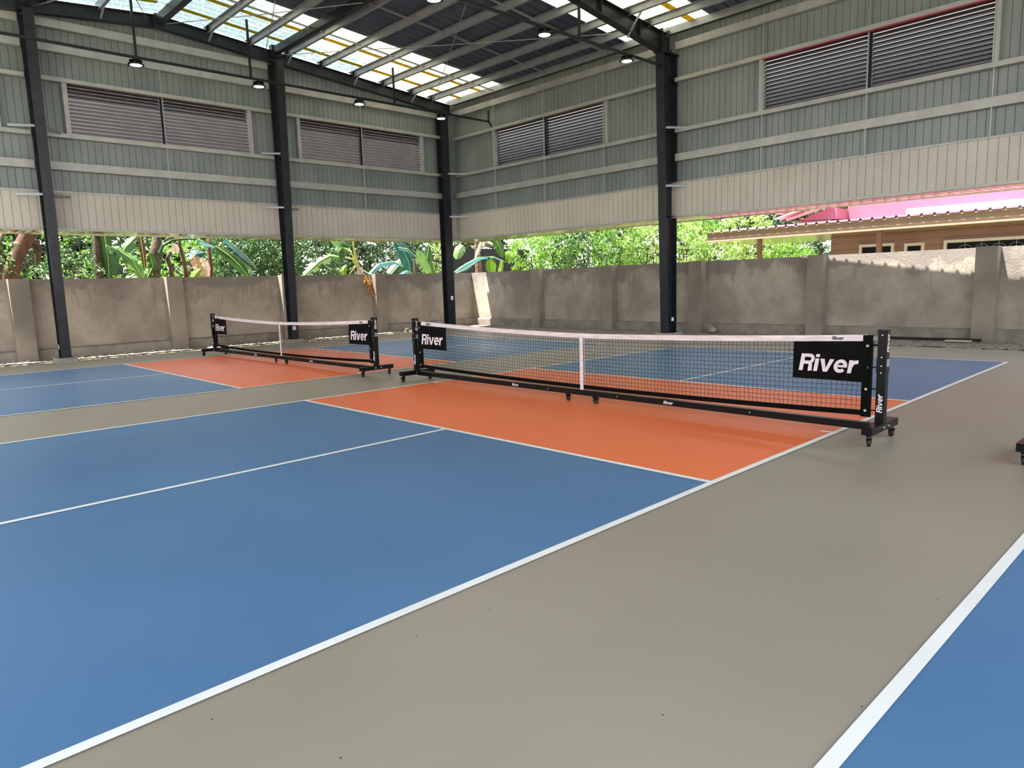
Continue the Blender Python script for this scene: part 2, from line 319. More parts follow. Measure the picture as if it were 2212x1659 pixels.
court('c', 'third court of which only a blue corner shows at bottom right',
      [(-6.6, -10.85), (-1.85, -10.85), (2.3, -10.85), (6.6, -10.85)],
      [(-6.6, -4.765), (-4.474, -4.78), (-1.987, -4.806), (6.6, -4.82)][0:1] + [(-1.85, -4.805), (2.3, -4.81), (6.6, -4.82)],
      [(-6.6, -7.8), (-1.85, -7.8), (2.3, -7.8), (6.6, -7.8)], 0, 0)

# ------------------------------------------------------------ boundary (yard) walls
YV, YU = 14.22, 10.42
def yardwall(label, pilasters, axis, lo, hi):
    t = empty('boundary_wall', (0, 0, 0) if False else ((lo+hi)/2 if axis == 0 else YU, YV if axis == 0 else (lo+hi)/2, 0))
    tag(t, label, 'wall')
    b = MB()
    if axis == 0: b.box(lo, hi, YV, YV+.16, 0, 1.895)
    else: b.box(YU, YU+.16, lo, hi, 0, 1.895)
    b.build('wall_panel', M['yard'], t)
    b = MB()
    if axis == 0: b.prism([(0, 0), (.10, 0), (.10, .23), (.06, .25), (0, .26)], (lo, YV, 0), (hi, YV, 0), (0, -1, 0), (0, 0, 1))
    else: b.prism([(0, 0), (.10, 0), (.10, .23), (.06, .25), (0, .26)], (YU, lo, 0), (YU, hi, 0), (-1, 0, 0), (0, 0, 1))
    b.build('footing_kerb', M['pad'], t)
    for c in pilasters:
        b = MB(); w = .2
        if axis == 0: b.box(c-w, c+w, YV-.24, YV+.02, 0, 1.91)
        else: b.box(YU-.26, YU+.02, c-w*.95, c+w*.95, 0, 1.91)
        b.build('pilaster', M['pilaster'], t)
yardwall('tan stained cement boundary wall along the left side behind the hall', [-6.9, -3.4, 0.0, 3.16, 6.35], 0, -16, YU+.16)
yardwall('grey stained cement boundary wall along the right side behind the columns', [10.75, 7.75, 4.75, 1.55, -1.85, -5.2], 1, -9, YV)

# ------------------------------------------------------------ cladding with real ribs
def ribbed(lo, hi, pitch, depth, gw, phase=0.0):
    """list of (coordinate, depth) nodes of a flat sheet with narrow V grooves"""
    nodes = [(lo, 0)]; k = math.ceil((lo-phase)/pitch)
    while True:
        c = phase+k*pitch
        if c > hi-gw: break
        if c > lo+gw: nodes += [(c-gw, 0), (c-gw*.25, depth), (c+gw*.25, depth), (c+gw, 0)]
        k += 1
    return nodes+[(hi, 0)]
def sheet(b, axis, plane, lo, hi, z0, z1f, pitch=.145, depth=.014, gw=.007, phase=0, th=.04):
    nd = ribbed(lo, hi, pitch, depth, gw, phase); vs = []; n = len(nd)
    def P(c, d, z): return (c, plane+d, z) if axis == 0 else (plane+d, c, z)
    for c, d in nd: vs += [P(c, d, z0), P(c, d, z1f(c))]
    for c in (lo, hi): vs += [P(c, th, z0), P(c, th, z1f(c))]
    fs = [(2*i, 2*i+2, 2*i+3, 2*i+1) for i in range(n-1)]
    fs += [(2*n, 2*n+1, 2*n+3, 2*n+2), (0, 1, 2*n+1, 2*n), (2*n-2, 2*n+2, 2*n+3, 2*n-1)]
    b.add(vs, fs)
ZS, ZH = 5.07, 6.18
flat = lambda z: (lambda c: z)
rz = lambda c: roofz(c)-.04
gap_w = [(-7.9, -3.55), (-2.25, 1.95), (3.33, 7.53)]     # window openings in the gable wall (x ranges)
b = MB(); GP = 13.17
sheet(b, 0, GP, -9.4, 9.03, 3.7, flat(ZS))
sheet(b, 0, GP, -9.4, 9.03, ZH, rz)
for lo, hi in ((-9.4, -7.88), (-3.58, -2.22), (1.92, 3.36), (7.52, 9.03)): sheet(b, 0, GP, lo, hi, ZS, flat(ZH))
wl = tag(b.build('wall_left', M['clad']), kind='structure')
b = MB(); EP = 8.98
sheet(b, 1, EP, -9, 13.2, 3.7, flat(ZS), phase=.06); sheet(b, 1, EP, -9, 13.2, ZH, flat(7.36), phase=.06)
for lo, hi in ((-9, -2.06), (2.27, 6.67), (11.04, 13.2)): sheet(b, 1, EP, lo, hi, ZS, flat(ZH), phase=.06)
wr = tag(b.build('wall_right', M['clad']), kind='structure')

# cream band and soffit canopy: hollow box of panels, with the low canopy roof over it
def band(nm, axis, plane, lo, hi, out, trimn, sof, soflo, sofhi):
    b = MB(); sheet(b, axis, plane, lo, hi, 2.97, flat(3.79), pitch=.1605, depth=.016, gw=.008, th=.06, phase=.035)
    t = tag(b.build(trimn, M['cream']), kind='structure')
    b = MB(); s = -1
    def bx(c0, c1, a, z0, z1, d0, d1):
        if axis == 0: a.box(c0, c1, plane+d0, plane+d1, z0, z1)
        else: a.box(plane+d0, plane+d1, c0, c1, z0, z1)
    bx(lo, hi, b, 3.775, 3.815, -.022, .06); bx(lo, hi, b, 2.945, 2.995, -.018, .06); b.build('edge_trim', M['galvp'], t)
    b = MB(); bx(soflo, sofhi, b, 2.95, 2.97, .0, out-plane)
    k = soflo+.16
    while k < sofhi:
        bx(k-.004, k+.004, b, 2.946, 2.952, .03, out-plane-.02); k += .16
    bx(soflo, sofhi, b, 2.935, 2.985, out-plane-.012, out-plane+.0)
    s1 = tag(b.build(sof, M['soffit']), kind='structure')
    return t, s1
band('l', 0, GV, -9.4, 8.85, 14.18, 'trim_1', 'trim_3', -9.4, 8.86)
band('r', 1, RU, -9, 13.05, 10.06, 'trim_2', 'trim_4', -9, 13.8)
# low canopy roofs above the soffits, corrugated so their edge throws a scalloped shadow
def lowroof(name, axis, a0, a1, p0, p1f):
    b = MB(); n = int((a1-a0)/.27); vs = []
    def P(c, p, z): return (c, p, z) if axis == 0 else (p, c, z)
    nodes = []
    for k in range(n):
        c = a0+k*.27; nodes += [(c, 0), (c+.19, 0), (c+.205, .055), (c+.255, .055)]
    nodes.append((a0+n*.27, 0))
    for c, dz in nodes: vs += [P(c, p0, 3.25+dz), P(c, p1f(c), 3.0+dz)]
    b.add(vs, [(2*i, 2*i+2, 2*i+3, 2*i+1) for i in range(len(nodes)-1)])
    tag(b.build(name, M['roof']), kind='structure')
lowroof('trim_5', 0, -9.4, 8.86, 13.15, lambda c: 14.2)
lowroof('trim_6', 1, -9, 13.8, 9.0, lambda c: min(10.24, 10.055+.030*(c+2.5)))

# louvre windows
def window(nm, axis, plane, lo, mid, hi, label):
    """frame, two slatted louvre panels; plane = inner face"""
    t = empty(nm, (mid, plane, 5.05) if axis == 0 else (plane, mid, 5.05)); tag(t, label, 'window', kind='structure')
    def bx(b, c0, c1, d0, d1, z0, z1):
        if axis == 0: b.box(c0, c1, plane+d0, plane+d1, z0, z1)
        else: b.box(plane+d0, plane+d1, c0, c1, z0, z1)
    for c in (lo, hi):
        b = MB(); s = -.1 if c == lo else 0; bx(b, c+s, c+s+.1, -.03, .12, 5.05, 6.17); b.build('jamb', M['galvp'], t)
    for c0, c1 in ((lo, mid-.05), (mid+.05, hi)):
        b = MB(); n = 14; pitch = 1.16/n
        for k in range(n):
            z = 5.03+pitch*k
            prof = [(.03, 0), (.045, -.004), (.10, pitch*.55), (.12, pitch+.01), (.112, pitch+.012), (.09, pitch*.6), (.03, .012)]
            if axis == 0: b.m = 0; b.prism(prof, (c0, plane, z), (c1, plane, z), (0, 1, 0), (0, 0, 1))
            else: b.m = 0; b.prism(prof, (plane, c0, z), (plane, c1, z), (1, 0, 0), (0, 0, 1))
            b.m = 1
            lp = [(.024, -.002), (.036, -.002), (.036, .008), (.024, .008)]
            if axis == 0: b.prism(lp, (c0, plane, z), (c1, plane, z), (0, 1, 0), (0, 0, 1))
            else: b.prism(lp, (plane, c0, z), (plane, c1, z), (1, 0, 0), (0, 0, 1))
        b.build('louver_panel', [M['louver'], M['lit_lip']], t)
    b = MB(); bx(b, mid-.045, mid+.045, .05, .12, 5.03, 6.2); b.build('centre_stile', M['steel'], t)
window('window_1', 0, GV, -2.2, -.2, 1.9, 'wide brown louvred window between the first and second left columns')
window('window_2', 0, GV, 3.38, 5.35, 7.5, 'brown louvred window on the left wall nearest the corner column')
window('window_3', 1, RU, 6.69, 8.91, 11.02, 'brown louvred window on the right wall between corner and fourth column')
window('window_4', 1, RU, -2.035, .065, 2.25, 'large brown louvred window at top right with a red strip above')
window('window_5', 0, GV, -7.85, -5.6, -3.6, 'louvred window left of the first column, out of frame')
b = MB(); b.box(RU-.08, RU+.02, -2.03, 2.25, 6.135, 6.162)
tag(b.build('red_trim_strip', mat('red_trim', srgb(140, 52, 78), .5)), 'thin dark red strip over the large top right louvred window', 'trim')

# girts
Zp = [(0, 0), (.15, 0), (.15, .02), (.012, .02), (.012, .05), (.03, .06), (.012, .07), (.012, .16), (.06, .16), (.06, .148), (.07, .148), (.07, .172), (0, .172)]
def girt(name, axis, plane, lo, hi, z, kind, label, group):
    b = MB()
    if kind == 'box':
        if axis == 0: b.box(lo, hi, plane-.07, plane+.10, z-.045, z+.045)
        else: b.box(plane-.07, plane+.10, lo, hi, z-.045, z+.045)
        m = M['galvp']
    else:
        prof = [(a, c) for a, c in Zp]
        if axis == 0: b.prism(prof, (lo, plane-.05, z-.086), (hi, plane-.05, z-.086), (0, 1, 0), (0, 0, 1))
        else: b.prism(prof, (plane-.05, lo, z-.086), (plane-.05, hi, z-.086), (1, 0, 0), (0, 0, 1))
        m = M['galvp']
    o = b.build(name, m); tag(o, label, 'girt', group); return o
C1, C2, C3U, C4V = -2.87, 2.66, 8.26, 4.62
baysL = [(-9.3, C1-.12, 'left of the first column'), (C1+.12, C2-.12, 'between the first and second columns'), (C2+.12, 8.25, 'between the second and corner columns')]
rows = [(5.02, 'box', 'below the louvres'), (6.21, 'box', 'above the louvres'), (4.36, 'z', 'just above the cream band'), (6.88, 'z', 'under the upper girt')]
for lo, hi, d in baysL:
    for z, k, r in rows: girt('wall_girt', 0, GV, lo, hi, z, k, 'galvanised left wall rail %s, %s' % (r, d), 'left wall girts')
for lo, hi, d in baysL[:2]: girt('wall_girt', 0, GV, lo, hi, 7.38, 'z', 'galvanised left wall topmost rail under the rafter, %s' % d, 'left wall girts')
baysR = [(C4V+.13, 13.04, 'between the corner and fourth columns'), (-3.55, C4V-.13, 'right of the fourth column')]
rowsR = [(5.03, 'box', 'below the louvres'), (6.21, 'box', 'above the louvres'), (4.40, 'z', 'just above the cream band'), (6.99, 'z', 'under the eave')]
for lo, hi, d in baysR:
    for z, k, r in rowsR: girt('wall_girt', 1, RU, lo, hi, z, k, 'galvanised right wall rail %s, %s' % (r, d), 'right wall girts')

# vertical sag rods between girts
def sagrod(axis, c, plane, z0, z1, label, grp):
    b = MB(); p = (c, plane, 0) if axis == 0 else (plane, c, 0)
    b.tube([(p[0], p[1], z0), (p[0], p[1], z1)], .016, 8); tag(b.build('sag_rod', M['galv']), label, 'rod', grp)
for c, d in ((-.2, 'at the middle of the left wide louvre window'), (5.35, 'at the middle of the louvre window nearest the corner'), (-5.6, 'left of the first column')):
    sagrod(0, c, GV-.02, 3.8, roofz(c)-.5, 'thin vertical steel rod '+d, 'vertical rods on the left wall')
for c, d in ((11.05, 'at the corner side of the right wall louvre window'), (8.93, 'through the middle of the right wall corner louvre window'), (6.74, 'just left of the fourth column'),
             (2.27, 'just right of the fourth column'), (.07, 'through the middle of the large top right louvre'), (-2.07, 'at the right end of the large top right louvre')):
    sagrod(1, c, RU-.02, 3.8, 7.2, 'thin vertical steel rod '+d, 'vertical rods on the right wall')

# ------------------------------------------------------------ columns
def hcol(name, loc, axis, z1, d0, d1, w, label, base=.12, plinth=True, sticker=None, back=.02):
    """H column; web along axis (0: x, 1: y); outer flange fixed, inner flange tapering from depth d0 (foot) to d1 (top)"""
    x, y = loc; t = empty(name, (x, y, 0)); tag(t, label, 'column', 'dark steel columns')
    A = Vector((1, 0, 0)) if axis == 0 else Vector((0, 1, 0)); B = Vector((0, 1, 0)) if axis == 0 else Vector((1, 0, 0)); Z = Vector((0, 0, 1))
    O = Vector((x, y, 0)); ft = .014
    b = MB(); b.box(0, 0, 0, 0, 0, 0); b = MB()
    b.obox(O+A*(back-ft/2)+Z*((base+z1)/2), (A, B, Z), (ft, w, z1-base)); b.build('outer_flange', M['steel'], t)
    b = MB(); vs = []
    for z, d in ((base, d0), (z1, d1)):
        for dd in (d, d-ft):
            for s in (-1, 1): vs.append(O-A*dd+B*(s*w/2)+Z*z)
    b.add(vs, [(0, 1, 5, 4), (2, 6, 7, 3), (0, 4, 6, 2), (1, 3, 7, 5), (0, 2, 3, 1), (4, 5, 7, 6)]); b.build('inner_flange', M['steel'], t)
    b = MB(); vs = []
    for z, d in ((base, d0-ft), (z1, d1-ft)):
        for dd in (d, -back+ft):
            for s in (-1, 1): vs.append(O-A*dd+B*(s*.004)+Z*z)
    b.add(vs, [(0, 1, 5, 4), (2, 6, 7, 3), (0, 4, 6, 2), (1, 3, 7, 5), (0, 2, 3, 1), (4, 5, 7, 6)]); b.build('web', M['steel'], t)
    b = MB(); b.obox(O-A*((d0-back)/2)+Z*(base-.008), (A, B, Z), (d0+.10, w+.08, .016)); b.build('base_plate', M['steel'], t)
    if plinth:
        b = MB(); b.obox(O-A*((d0-back)/2-.01)+Z*(base/2-.01), (A, B, Z), (d0+.2, w+.22, base)); b.build('plinth', M['concrete'], t)
    for z in (3.0, 5.0):
        b = MB(); dz = d0+(d1-d0)*(z-base)/(z1-base); b.obox(O-A*(dz/2)+Z*z, (A, B, Z), (dz, w-.01, .01))
        for s in (-.06, .06):
            for q in (-.05, .05): b.obox(O-A*(dz+.004)+B*s+Z*(z+q), (A, B, Z), (.012, .018, .018))
        b.build('splice_plate', M['steel'], t)
    if sticker:
        b = MB(); b.obox(O+Vector(sticker[0]), (A, B, Z), sticker[1]); b.build('sticker', M['white'], t)
    return t
hcol('steel_column', (C1, 13.0), 1, roofz(C1)-.475, .22, .50, .20, 'dark steel column standing leftmost against the left wall', sticker=((-.105, -.1, .36), (.06, .004, .1)))
hcol('steel_column', (C2, 13.0), 1, roofz(C2)-.475, .22, .50, .20, 'dark steel column behind the far portable net, second from left', sticker=((-.02, -.232, .42), (.004, .1, .11)))
hcol('steel_column', (8.26, 13.0), 1, 6.94, .25, .27, .28, 'dark steel column standing in the far corner of the hall', sticker=((.02, -.254, 1.05), (.004, .10, .13)))
hcol('steel_column', (8.90, C4V), 0, 6.80, .34, .56, .23, 'dark steel column at right, carrying the main roof rafter', sticker=((-.16, -.118, .45), (.10, .006, .09)))
hcol('steel_column', (8.90, -3.7), 0, 6.80, .34, .56, .23, 'dark steel column on the right wall beyond the picture edge')
hcol('steel_column', (-8.4, 13.0), 1, 7.0, .22, .5, .20, 'dark steel column on the left wall beyond the picture edge')

# ------------------------------------------------------------ rafters
def ibeam(b, pts_top, pts_bot, w, S):
    """I section between top edge polyline and bottom edge polyline, S = side vector"""
    S = Vector(S).normalized(); n = len(pts_top)
    for P, sgn in ((pts_top, -1), (pts_bot, 1)):
        for a, c in zip(P[:-1], P[1:]):
            a, c = Vector(a), Vector(c); b.add([a-S*w/2, a+S*w/2, c+S*w/2, c-S*w/2] + [p+Vector((0, 0, sgn*.014)) for p in (a-S*w/2, a+S*w/2, c+S*w/2, c-S*w/2)],
                [(0, 1, 2, 3), (4, 7, 6, 5), (0, 4, 5, 1), (1, 5, 6, 2), (2, 6, 7, 3), (3, 7, 4, 0)])
    for i in range(n-1):
        t0, t1, b0, b1 = [Vector(p) for p in (pts_top[i], pts_top[i+1], pts_bot[i], pts_bot[i+1])]; q = S*.005
        b.add([t0-q, t1-q, b1-q, b0-q, t0+q, t1+q, b1+q, b0+q], [(0, 1, 2, 3), (4, 7, 6, 5), (0, 4, 5, 1), (2, 6, 7, 3)])
raf = lambda x: 7.99-.0885*abs(x+.2)
b = MB(); ibeam(b, [(x, 12.9, raf(x)) for x in (-9.2, -.2, 8.62)], [(x, 12.9, raf(x)-.28) for x in (-9.2, -.2, 8.62)], .18, (0, 1, 0))
g = b.build('gable_rafter', M['steel']); tag(g, 'dark steel rafter sloping along the top of the left gable wall', 'rafter')
def mainraf(y, label):
    b = MB(); xs = (-8.4, -5.2, -.2, 4.8, 8.55)
    bot = {-8.4: 6.80, -5.2: 7.28, -.2: 7.62, 4.8: 7.28, 8.55: 6.76}
    ibeam(b, [(x, y, raf(x)) for x in xs], [(x, y, bot[x]) for x in xs], .20, (0, 1, 0)); o = b.build('main_rafter', M['steel']); tag(o, label, 'rafter')
    for x in (8.33, 8.60): b = MB(); b.box(x-.012, x+.012, y-.11, y+.11, 6.80, 7.30); b.build('stiffener', M['steel'], o)
    for x in (7.48, 6.1): b = MB(); b.box(x-.006, x+.006, y-.09, y+.09, bot[8.55]+(8.55-x)*.13+.03, raf(x)-.02); b.build('stiffener', M['steel'], o)
    b = MB(); b.box(8.28, 8.98, y-.13, y+.13, 6.78, 6.81)
    for x in (8.4, 8.55, 8.7, 8.85, 8.95):
        for s in (-.08, .08): b.box(x-.012, x+.012, y+s-.012, y+s+.012, 6.74, 6.86)
    b.build('cap_plate', M['steel'], o)
mainraf(C4V-.0, 'deep haunched dark steel rafter rising left from the fourth column')
mainraf(-3.7, 'deep haunched rafter of the next frame outside the picture')

# purlins
purl = [1.0, 2.05, 3.06, 4.08, 5.1, 6.1, 7.12, 7.9]
PZ = [(-.035, 0), (.035, 0), (.035, .012), (-.026, .012), (-.026, .168), (.035, .168), (.035, .18), (-.035, .18)]
def purlin(x, label):
    z = roofz(x)-.205; b = MB(); b.prism([(-a if x > -.2 else a, c) for a, c in PZ], (x, -9, z), (x, 13.12, z), (1, 0, 0), (0, 0, 1)); o = b.build('roof_purlin', M['galv']); tag(o, label, 'purlin', 'galvanised roof purlins'); return o
names = ['first', 'second', 'third', 'fourth', 'fifth', 'sixth', 'seventh', 'eighth']
for x, n_ in zip(purl, names): purlin(x, 'galvanised steel purlin under the roof, %s from the ridge on the right slope' % n_)
for k, x in enumerate([-1.4, -2.4, -3.4, -4.4, -5.5, -6.5, -7.5, -8.3]): purlin(x, 'galvanised steel purlin under the roof, %s from the ridge on the left slope' % names[k])
b = MB(); b.prism([(0, 0), (.05, 0), (.05, .014), (.014, .014), (.014, .15), (.05, .15), (.05, .164), (0, .164)], (8.66, -9, 7.235), (8.66, 13.12, 7.235), (1, 0, 0), (0, 0, 1))
tag(b.build('eave_strut', M['galv']), 'grey steel eave strut along the top of the right wall', 'strut')
b = MB(); b.box(8.71, 8.955, -9, 13.1, 7.30, 7.34)  # dark board put in to stand for the shade beneath the eave sheet
b.build('eave_shade_board', M['steel'], bpy.data.objects['eave_strut'])

def vstrut(x, z0, z1, w, label):
    b = MB(); b.bar((x, -9, (z0+z1)/2), (x, 12.82, (z0+z1)/2), w, z1-z0); o = b.build('frame_strut', M['steel']); tag(o, label, 'strut', 'dark ties between roof frames')
    b = MB(); b.box(x-.1, x+.1, 12.70, 12.86, z0-.05, z1+.05); b.build('cleat', M['steel'], o)
vstrut(2.66, 7.62, 7.80, .14, 'dark square steel tie running from the second column towards the viewer')
vstrut(-.2, 7.74, 7.93, .16, 'dark square steel ridge tie above the wide louvred window')
vstrut(-2.87, 7.50, 7.68, .14, 'dark square steel tie from the first column at top left')

# fly braces + purlin cleats on the rafters
def fly(x, y, d, label):
    b = MB(); z = roofz(x)-.10; b.bar((x+.05, y+d, z), (x-.02, y, raf(x)-.27 if abs(y-12.9) < .1 else raf(x)-.48), .035, .035)
    tag(b.build('fly_brace', M['galv']), label, 'brace', 'short diagonal braces between purlins and rafters')
for x, s in ((1.0, 'first'), (3.06, 'third'), (5.1, 'fifth'), (7.12, 'seventh')):
    fly(x, 12.9, -.34, 'short grey diagonal brace at the %s purlin on the left gable rafter' % s)
fly(-1.4, 12.9, -.30, 'short grey diagonal brace left of the ridge on the gable rafter')
fly(7.12, C4V, -.40, 'short grey diagonal brace standing on the rafter by the fourth column')
for y, w in ((12.9, 'the left gable rafter'), (C4V, 'the fourth column rafter')):
    for x, n_ in zip(purl, names):
        b = MB(); b.box(x-.06, x+.06, y-.004, y+.004, raf(x)-.01, roofz(x)-.04); b.box(x-.06, x-.052, y-.05, y+.05, raf(x), roofz(x)-.05)
        for dz in (.05, .11): b.box(x-.03, x-.005, y-.015, y-.004, raf(x)+dz-.008, raf(x)+dz+.008)
        tag(b.build('purlin_cleat', M['steel']), 'small bolted cleat at the %s purlin on %s' % (n_, w), 'cleat', 'bolted purlin cleats')

# sag bars along the slope between purlins
def sagbar(y, label):
    b = MB(); xs = [-.2]+purl+[8.66]
    for a, c in zip(xs[:-1], xs[1:]):
        b.bar((a+.04, y, roofz(a)-.15), (c-.04, y, roofz(c)-.15), .022, .04)
    tag(b.build('sag_bar', M['galv']), label, 'bar', 'bars tying the roof purlins')
sagbar(10.77, 'thin bar line tying the purlins under the left roof light')
sagbar(8.56, 'thin bar line tying the purlins across the dark roof middle')
sagbar(6.4, 'thin bar line tying the purlins near the main rafter')
sagbar(2.2, 'thin bar line tying the purlins right of the main rafter')
# brace rods (X bracing)
def rod(p, q, label):
    b = MB(); p, q = Vector(p), Vector(q); b.tube([p, (p+q)/2-Vector((0, 0, .02)), q], .009, 8); tag(b.build('brace_rod', M['galv']), label, 'rod', 'diagonal roof brace rods')
rod((2.78, 12.85, 7.66), (8.05, 4.72, 7.22), 'long diagonal rod from the second column to the fourth column rafter')
rod((7.87, 12.8, 7.15), (2.9, 4.72, 7.52), 'long diagonal rod rising left from the corner gable rafter end')
rod((-.12, 12.85, 7.80), (2.5, 8.2, 7.55), 'diagonal rod from the ridge over the wide louvred window')
rod((2.45, 12.85, 7.68), (-.1, 6.2, 7.8), 'diagonal rod from the second column head towards the ridge')
rod((-.42, 12.85, 7.85), (-2.8, 8.0, 7.7), 'diagonal rod from the ridge towards the upper left')
rod((-2.7, 12.85, 7.60), (-.3, 8.0, 7.8), 'diagonal rod from the first column head rising right')

# roof sheets: trapezoid ribs every 0.27 m, running down the slope; two runs are translucent
ranges = [(-9, 3.5, 0), (3.5, 5.85, 1), (5.85, 10.52, 0), (10.52, 13.2, 1)]
def roofsheet(y0, y1, x0, x1, m, name, parent=None):
    b = MB(); nodes = [(y0, 0)]; k = math.ceil(y0/.27)
    while True:
        c = k*.27
        if c+.07 > y1: break
        if c-.02 > y0: nodes += [(c, 0), (c+.02, .032), (c+.05, .032), (c+.07, 0)]
        k += 1
    nodes.append((y1, 0)); vs = []
    for y, dz in nodes: vs += [(x0, y, roofz(x0)+dz), (x1, y, roofz(x1)+dz)]
    b.add(vs, [(2*i, 2*i+1, 2*i+3, 2*i+2) for i in range(len(nodes)-1)]); o = b.build(name, m, parent); return o
ceil = None
for x0, x1 in ((-.2, 9.2), (-9.5, -.2)):
    for y0, y1, tr in ranges:
        if x0 < -5 and tr == 0 and y1 < 4: pass
        o = roofsheet(y0, y1, x0, x1, M['trans'] if tr else M['roof'], 'roof_light' if tr else 'ceiling', None)
        tag(o, kind='structure')
        if tr:
            o.name = 'ceiling'
            for ty in ((y0+.92, y0+1.92) if y0 > 8 else (y0+.45, y0+1.7)):
                q = MB(); q.bar((x0+.1, ty, roofz(x0+.1)-.006), (x1-.1, ty, roofz(x1-.1)-.006), .17, .003); q.build('seam_tape', M['seam'], o)

# ------------------------------------------------------------ lighting pipes, hangers, lamps
def hipipe(y, x0, x1, z, hangers, label, extra=None):
    b = MB(); b.bar((x0, y, z), (x1, y, z+.0), .05, .05); o = b.build('lighting_rail', M['steel']); tag(o, label, 'rail', 'dark rails carrying the lamps')
    for hx in hangers:
        h = MB(); h.bar((hx, y, z+.02), (hx, y, roofz(hx)-.2), .045, .045); h.build('hanger', M['steel'], o)
    return o
r1 = hipipe(11.38, -9.2, 8.95, 6.50, [-6.5, -1.2, 1.32, 5.42], 'dark square steel lamp rail near the left wall')
b = MB(); b.tube([(8.93, 11.38, 6.82), (8.93, 11.38, 6.52), (8.96, 11.30, 6.38), (9.0, 11.3, 6.30)], .02, 8); b.build('conduit', M['black'], r1)
r2 = hipipe(C4V-.02, -8.6, 8.40, 6.49, [-4.5, 1.6, 5.42], 'dark square steel lamp rail ending at the fourth column')
b = MB(); b.tube([(8.40, C4V-.12, 6.50), (8.45, C4V-.12, 6.45), (8.46, C4V-.12, 6.25), (8.95, C4V-.12, 6.10)], .012, 8); b.build('conduit', M['black'], r2)
def make_lamp():
    t = empty('high_bay_lamp', (0, 0, 0))
    b = MB(); b.lathe((0, 0, 0), [(0, .115), (.05, .115), (.06, .10), (.065, .07), (.10, .06), (.14, .035), (.160, .012), (.162, 0), (.150, -.006), (.118, -.004), (.118, .004)], 32); b.build('housing', M['black'], t, True)
    b = MB(); b.lathe((0, 0, 0), [(.119, -.001), (.09, -.008), (.04, -.012), (0, -.013)], 32); b.build('diffuser', M['lamp'], t, True)
    b = MB(); b.tube([(-.07, 0, .05), (-.06, 0, .11), (0, 0, .135), (.06, 0, .11), (.07, 0, .05)], .006, 6); b.build('bracket', M['black'], t)
    b = MB()
    for k in range(16):
        a = 2*PI*k/16; b.obox((.09*math.cos(a), .09*math.sin(a), .075), ((math.cos(a), math.sin(a), 0), (-math.sin(a), math.cos(a), 0), (0, 0, 1)), (.07, .004, .05))
    b.build('cooling_fin', M['black'], t)
    b = MB(); b.tube([(.05, 0, .11), (.17, 0, .10), (.20, .0, .02), (.14, 0, -.0)], .004, 5); b.build('cable', M['black'], t)
    return t
proto = make_lamp()
lamps = [(-1.22, 11.38, 'round high bay lamp hanging leftmost on the left wall rail'), (1.50, 11.38, 'round high bay lamp beside the second column head'),
         (4.28, 11.38, 'round high bay lamp above the louvred window nearest the corner'), (7.05, 11.38, 'round high bay lamp in front of the corner column'),
         (-6.6, 11.38, 'round high bay lamp out of view at the left end of the rail'),
         (1.60, C4V-.02, 'round high bay lamp cut by the top edge of the picture'), (4.36, C4V-.02, 'round high bay lamp under the dark roof, largest one seen'),
         (7.04, C4V-.02, 'round high bay lamp just left of the fourth column'), (-3.2, C4V-.02, 'round high bay lamp out of view on the main rafter rail')]
for i, (x, y, lb) in enumerate(lamps):
    o = proto if i == 0 else copy_tree(proto)
    o.location = (x, y, 6.34); tag(o, lb, 'lamp', 'high bay lamps')

# little angle brackets sticking out from the columns
def bracket(p, q, label):
    b = MB(); p, q = Vector(p), Vector(q); d = (q-p).normalized()
    b.bar(p, q, .05, .006); b.bar(p+Vector((0, 0, -.02)), q+Vector((0, 0, -.02)), .006, .045)
    for k in (.15, .85):
        c = p.lerp(q, k); b.obox(c+Vector((0, 0, .006)), ((1, 0, 0), (0, 1, 0), (0, 0, 1)), (.02, .02, .012))
    tag(b.build('angle_bracket', M['galv']), label, 'bracket', 'short galvanised angle brackets on columns')
for z in (3.72, 5.08):
    n_ = 'lower' if z < 4 else 'upper'
    bracket((8.42, C4V-.13, z), (8.95, C4V-.5, z), '%s short angle bracket right of the fourth column' % n_)
    bracket((8.3, 12.72, z-.02), (8.95, 12.35, z-.02), '%s short angle bracket right of the corner column' % n_)
for x, n_ in ((C1, 'first'), (C2, 'second')):
    z = 3.70
    bracket((x-.55, 12.86, z), (x-.10, 12.68, z), 'short angle bracket left of the %s column at the cream band' % n_)
    bracket((x+.12, 12.80, z), (x+.50, 13.02, z), 'short angle bracket right of the %s column at the cream band' % n_)
bracket((C1-.55, 12.86, 5.12), (C1-.10, 12.66, 5.12), 'upper angle bracket left of the first column')
bracket((C1+.12, 12.8, 5.12), (C1+.5, 13.02, 5.06), 'upper angle bracket right of the first column')
bracket((C2-.55, 12.86, 5.10), (C2-.1, 12.66, 5.10), 'upper angle bracket left of the second column')

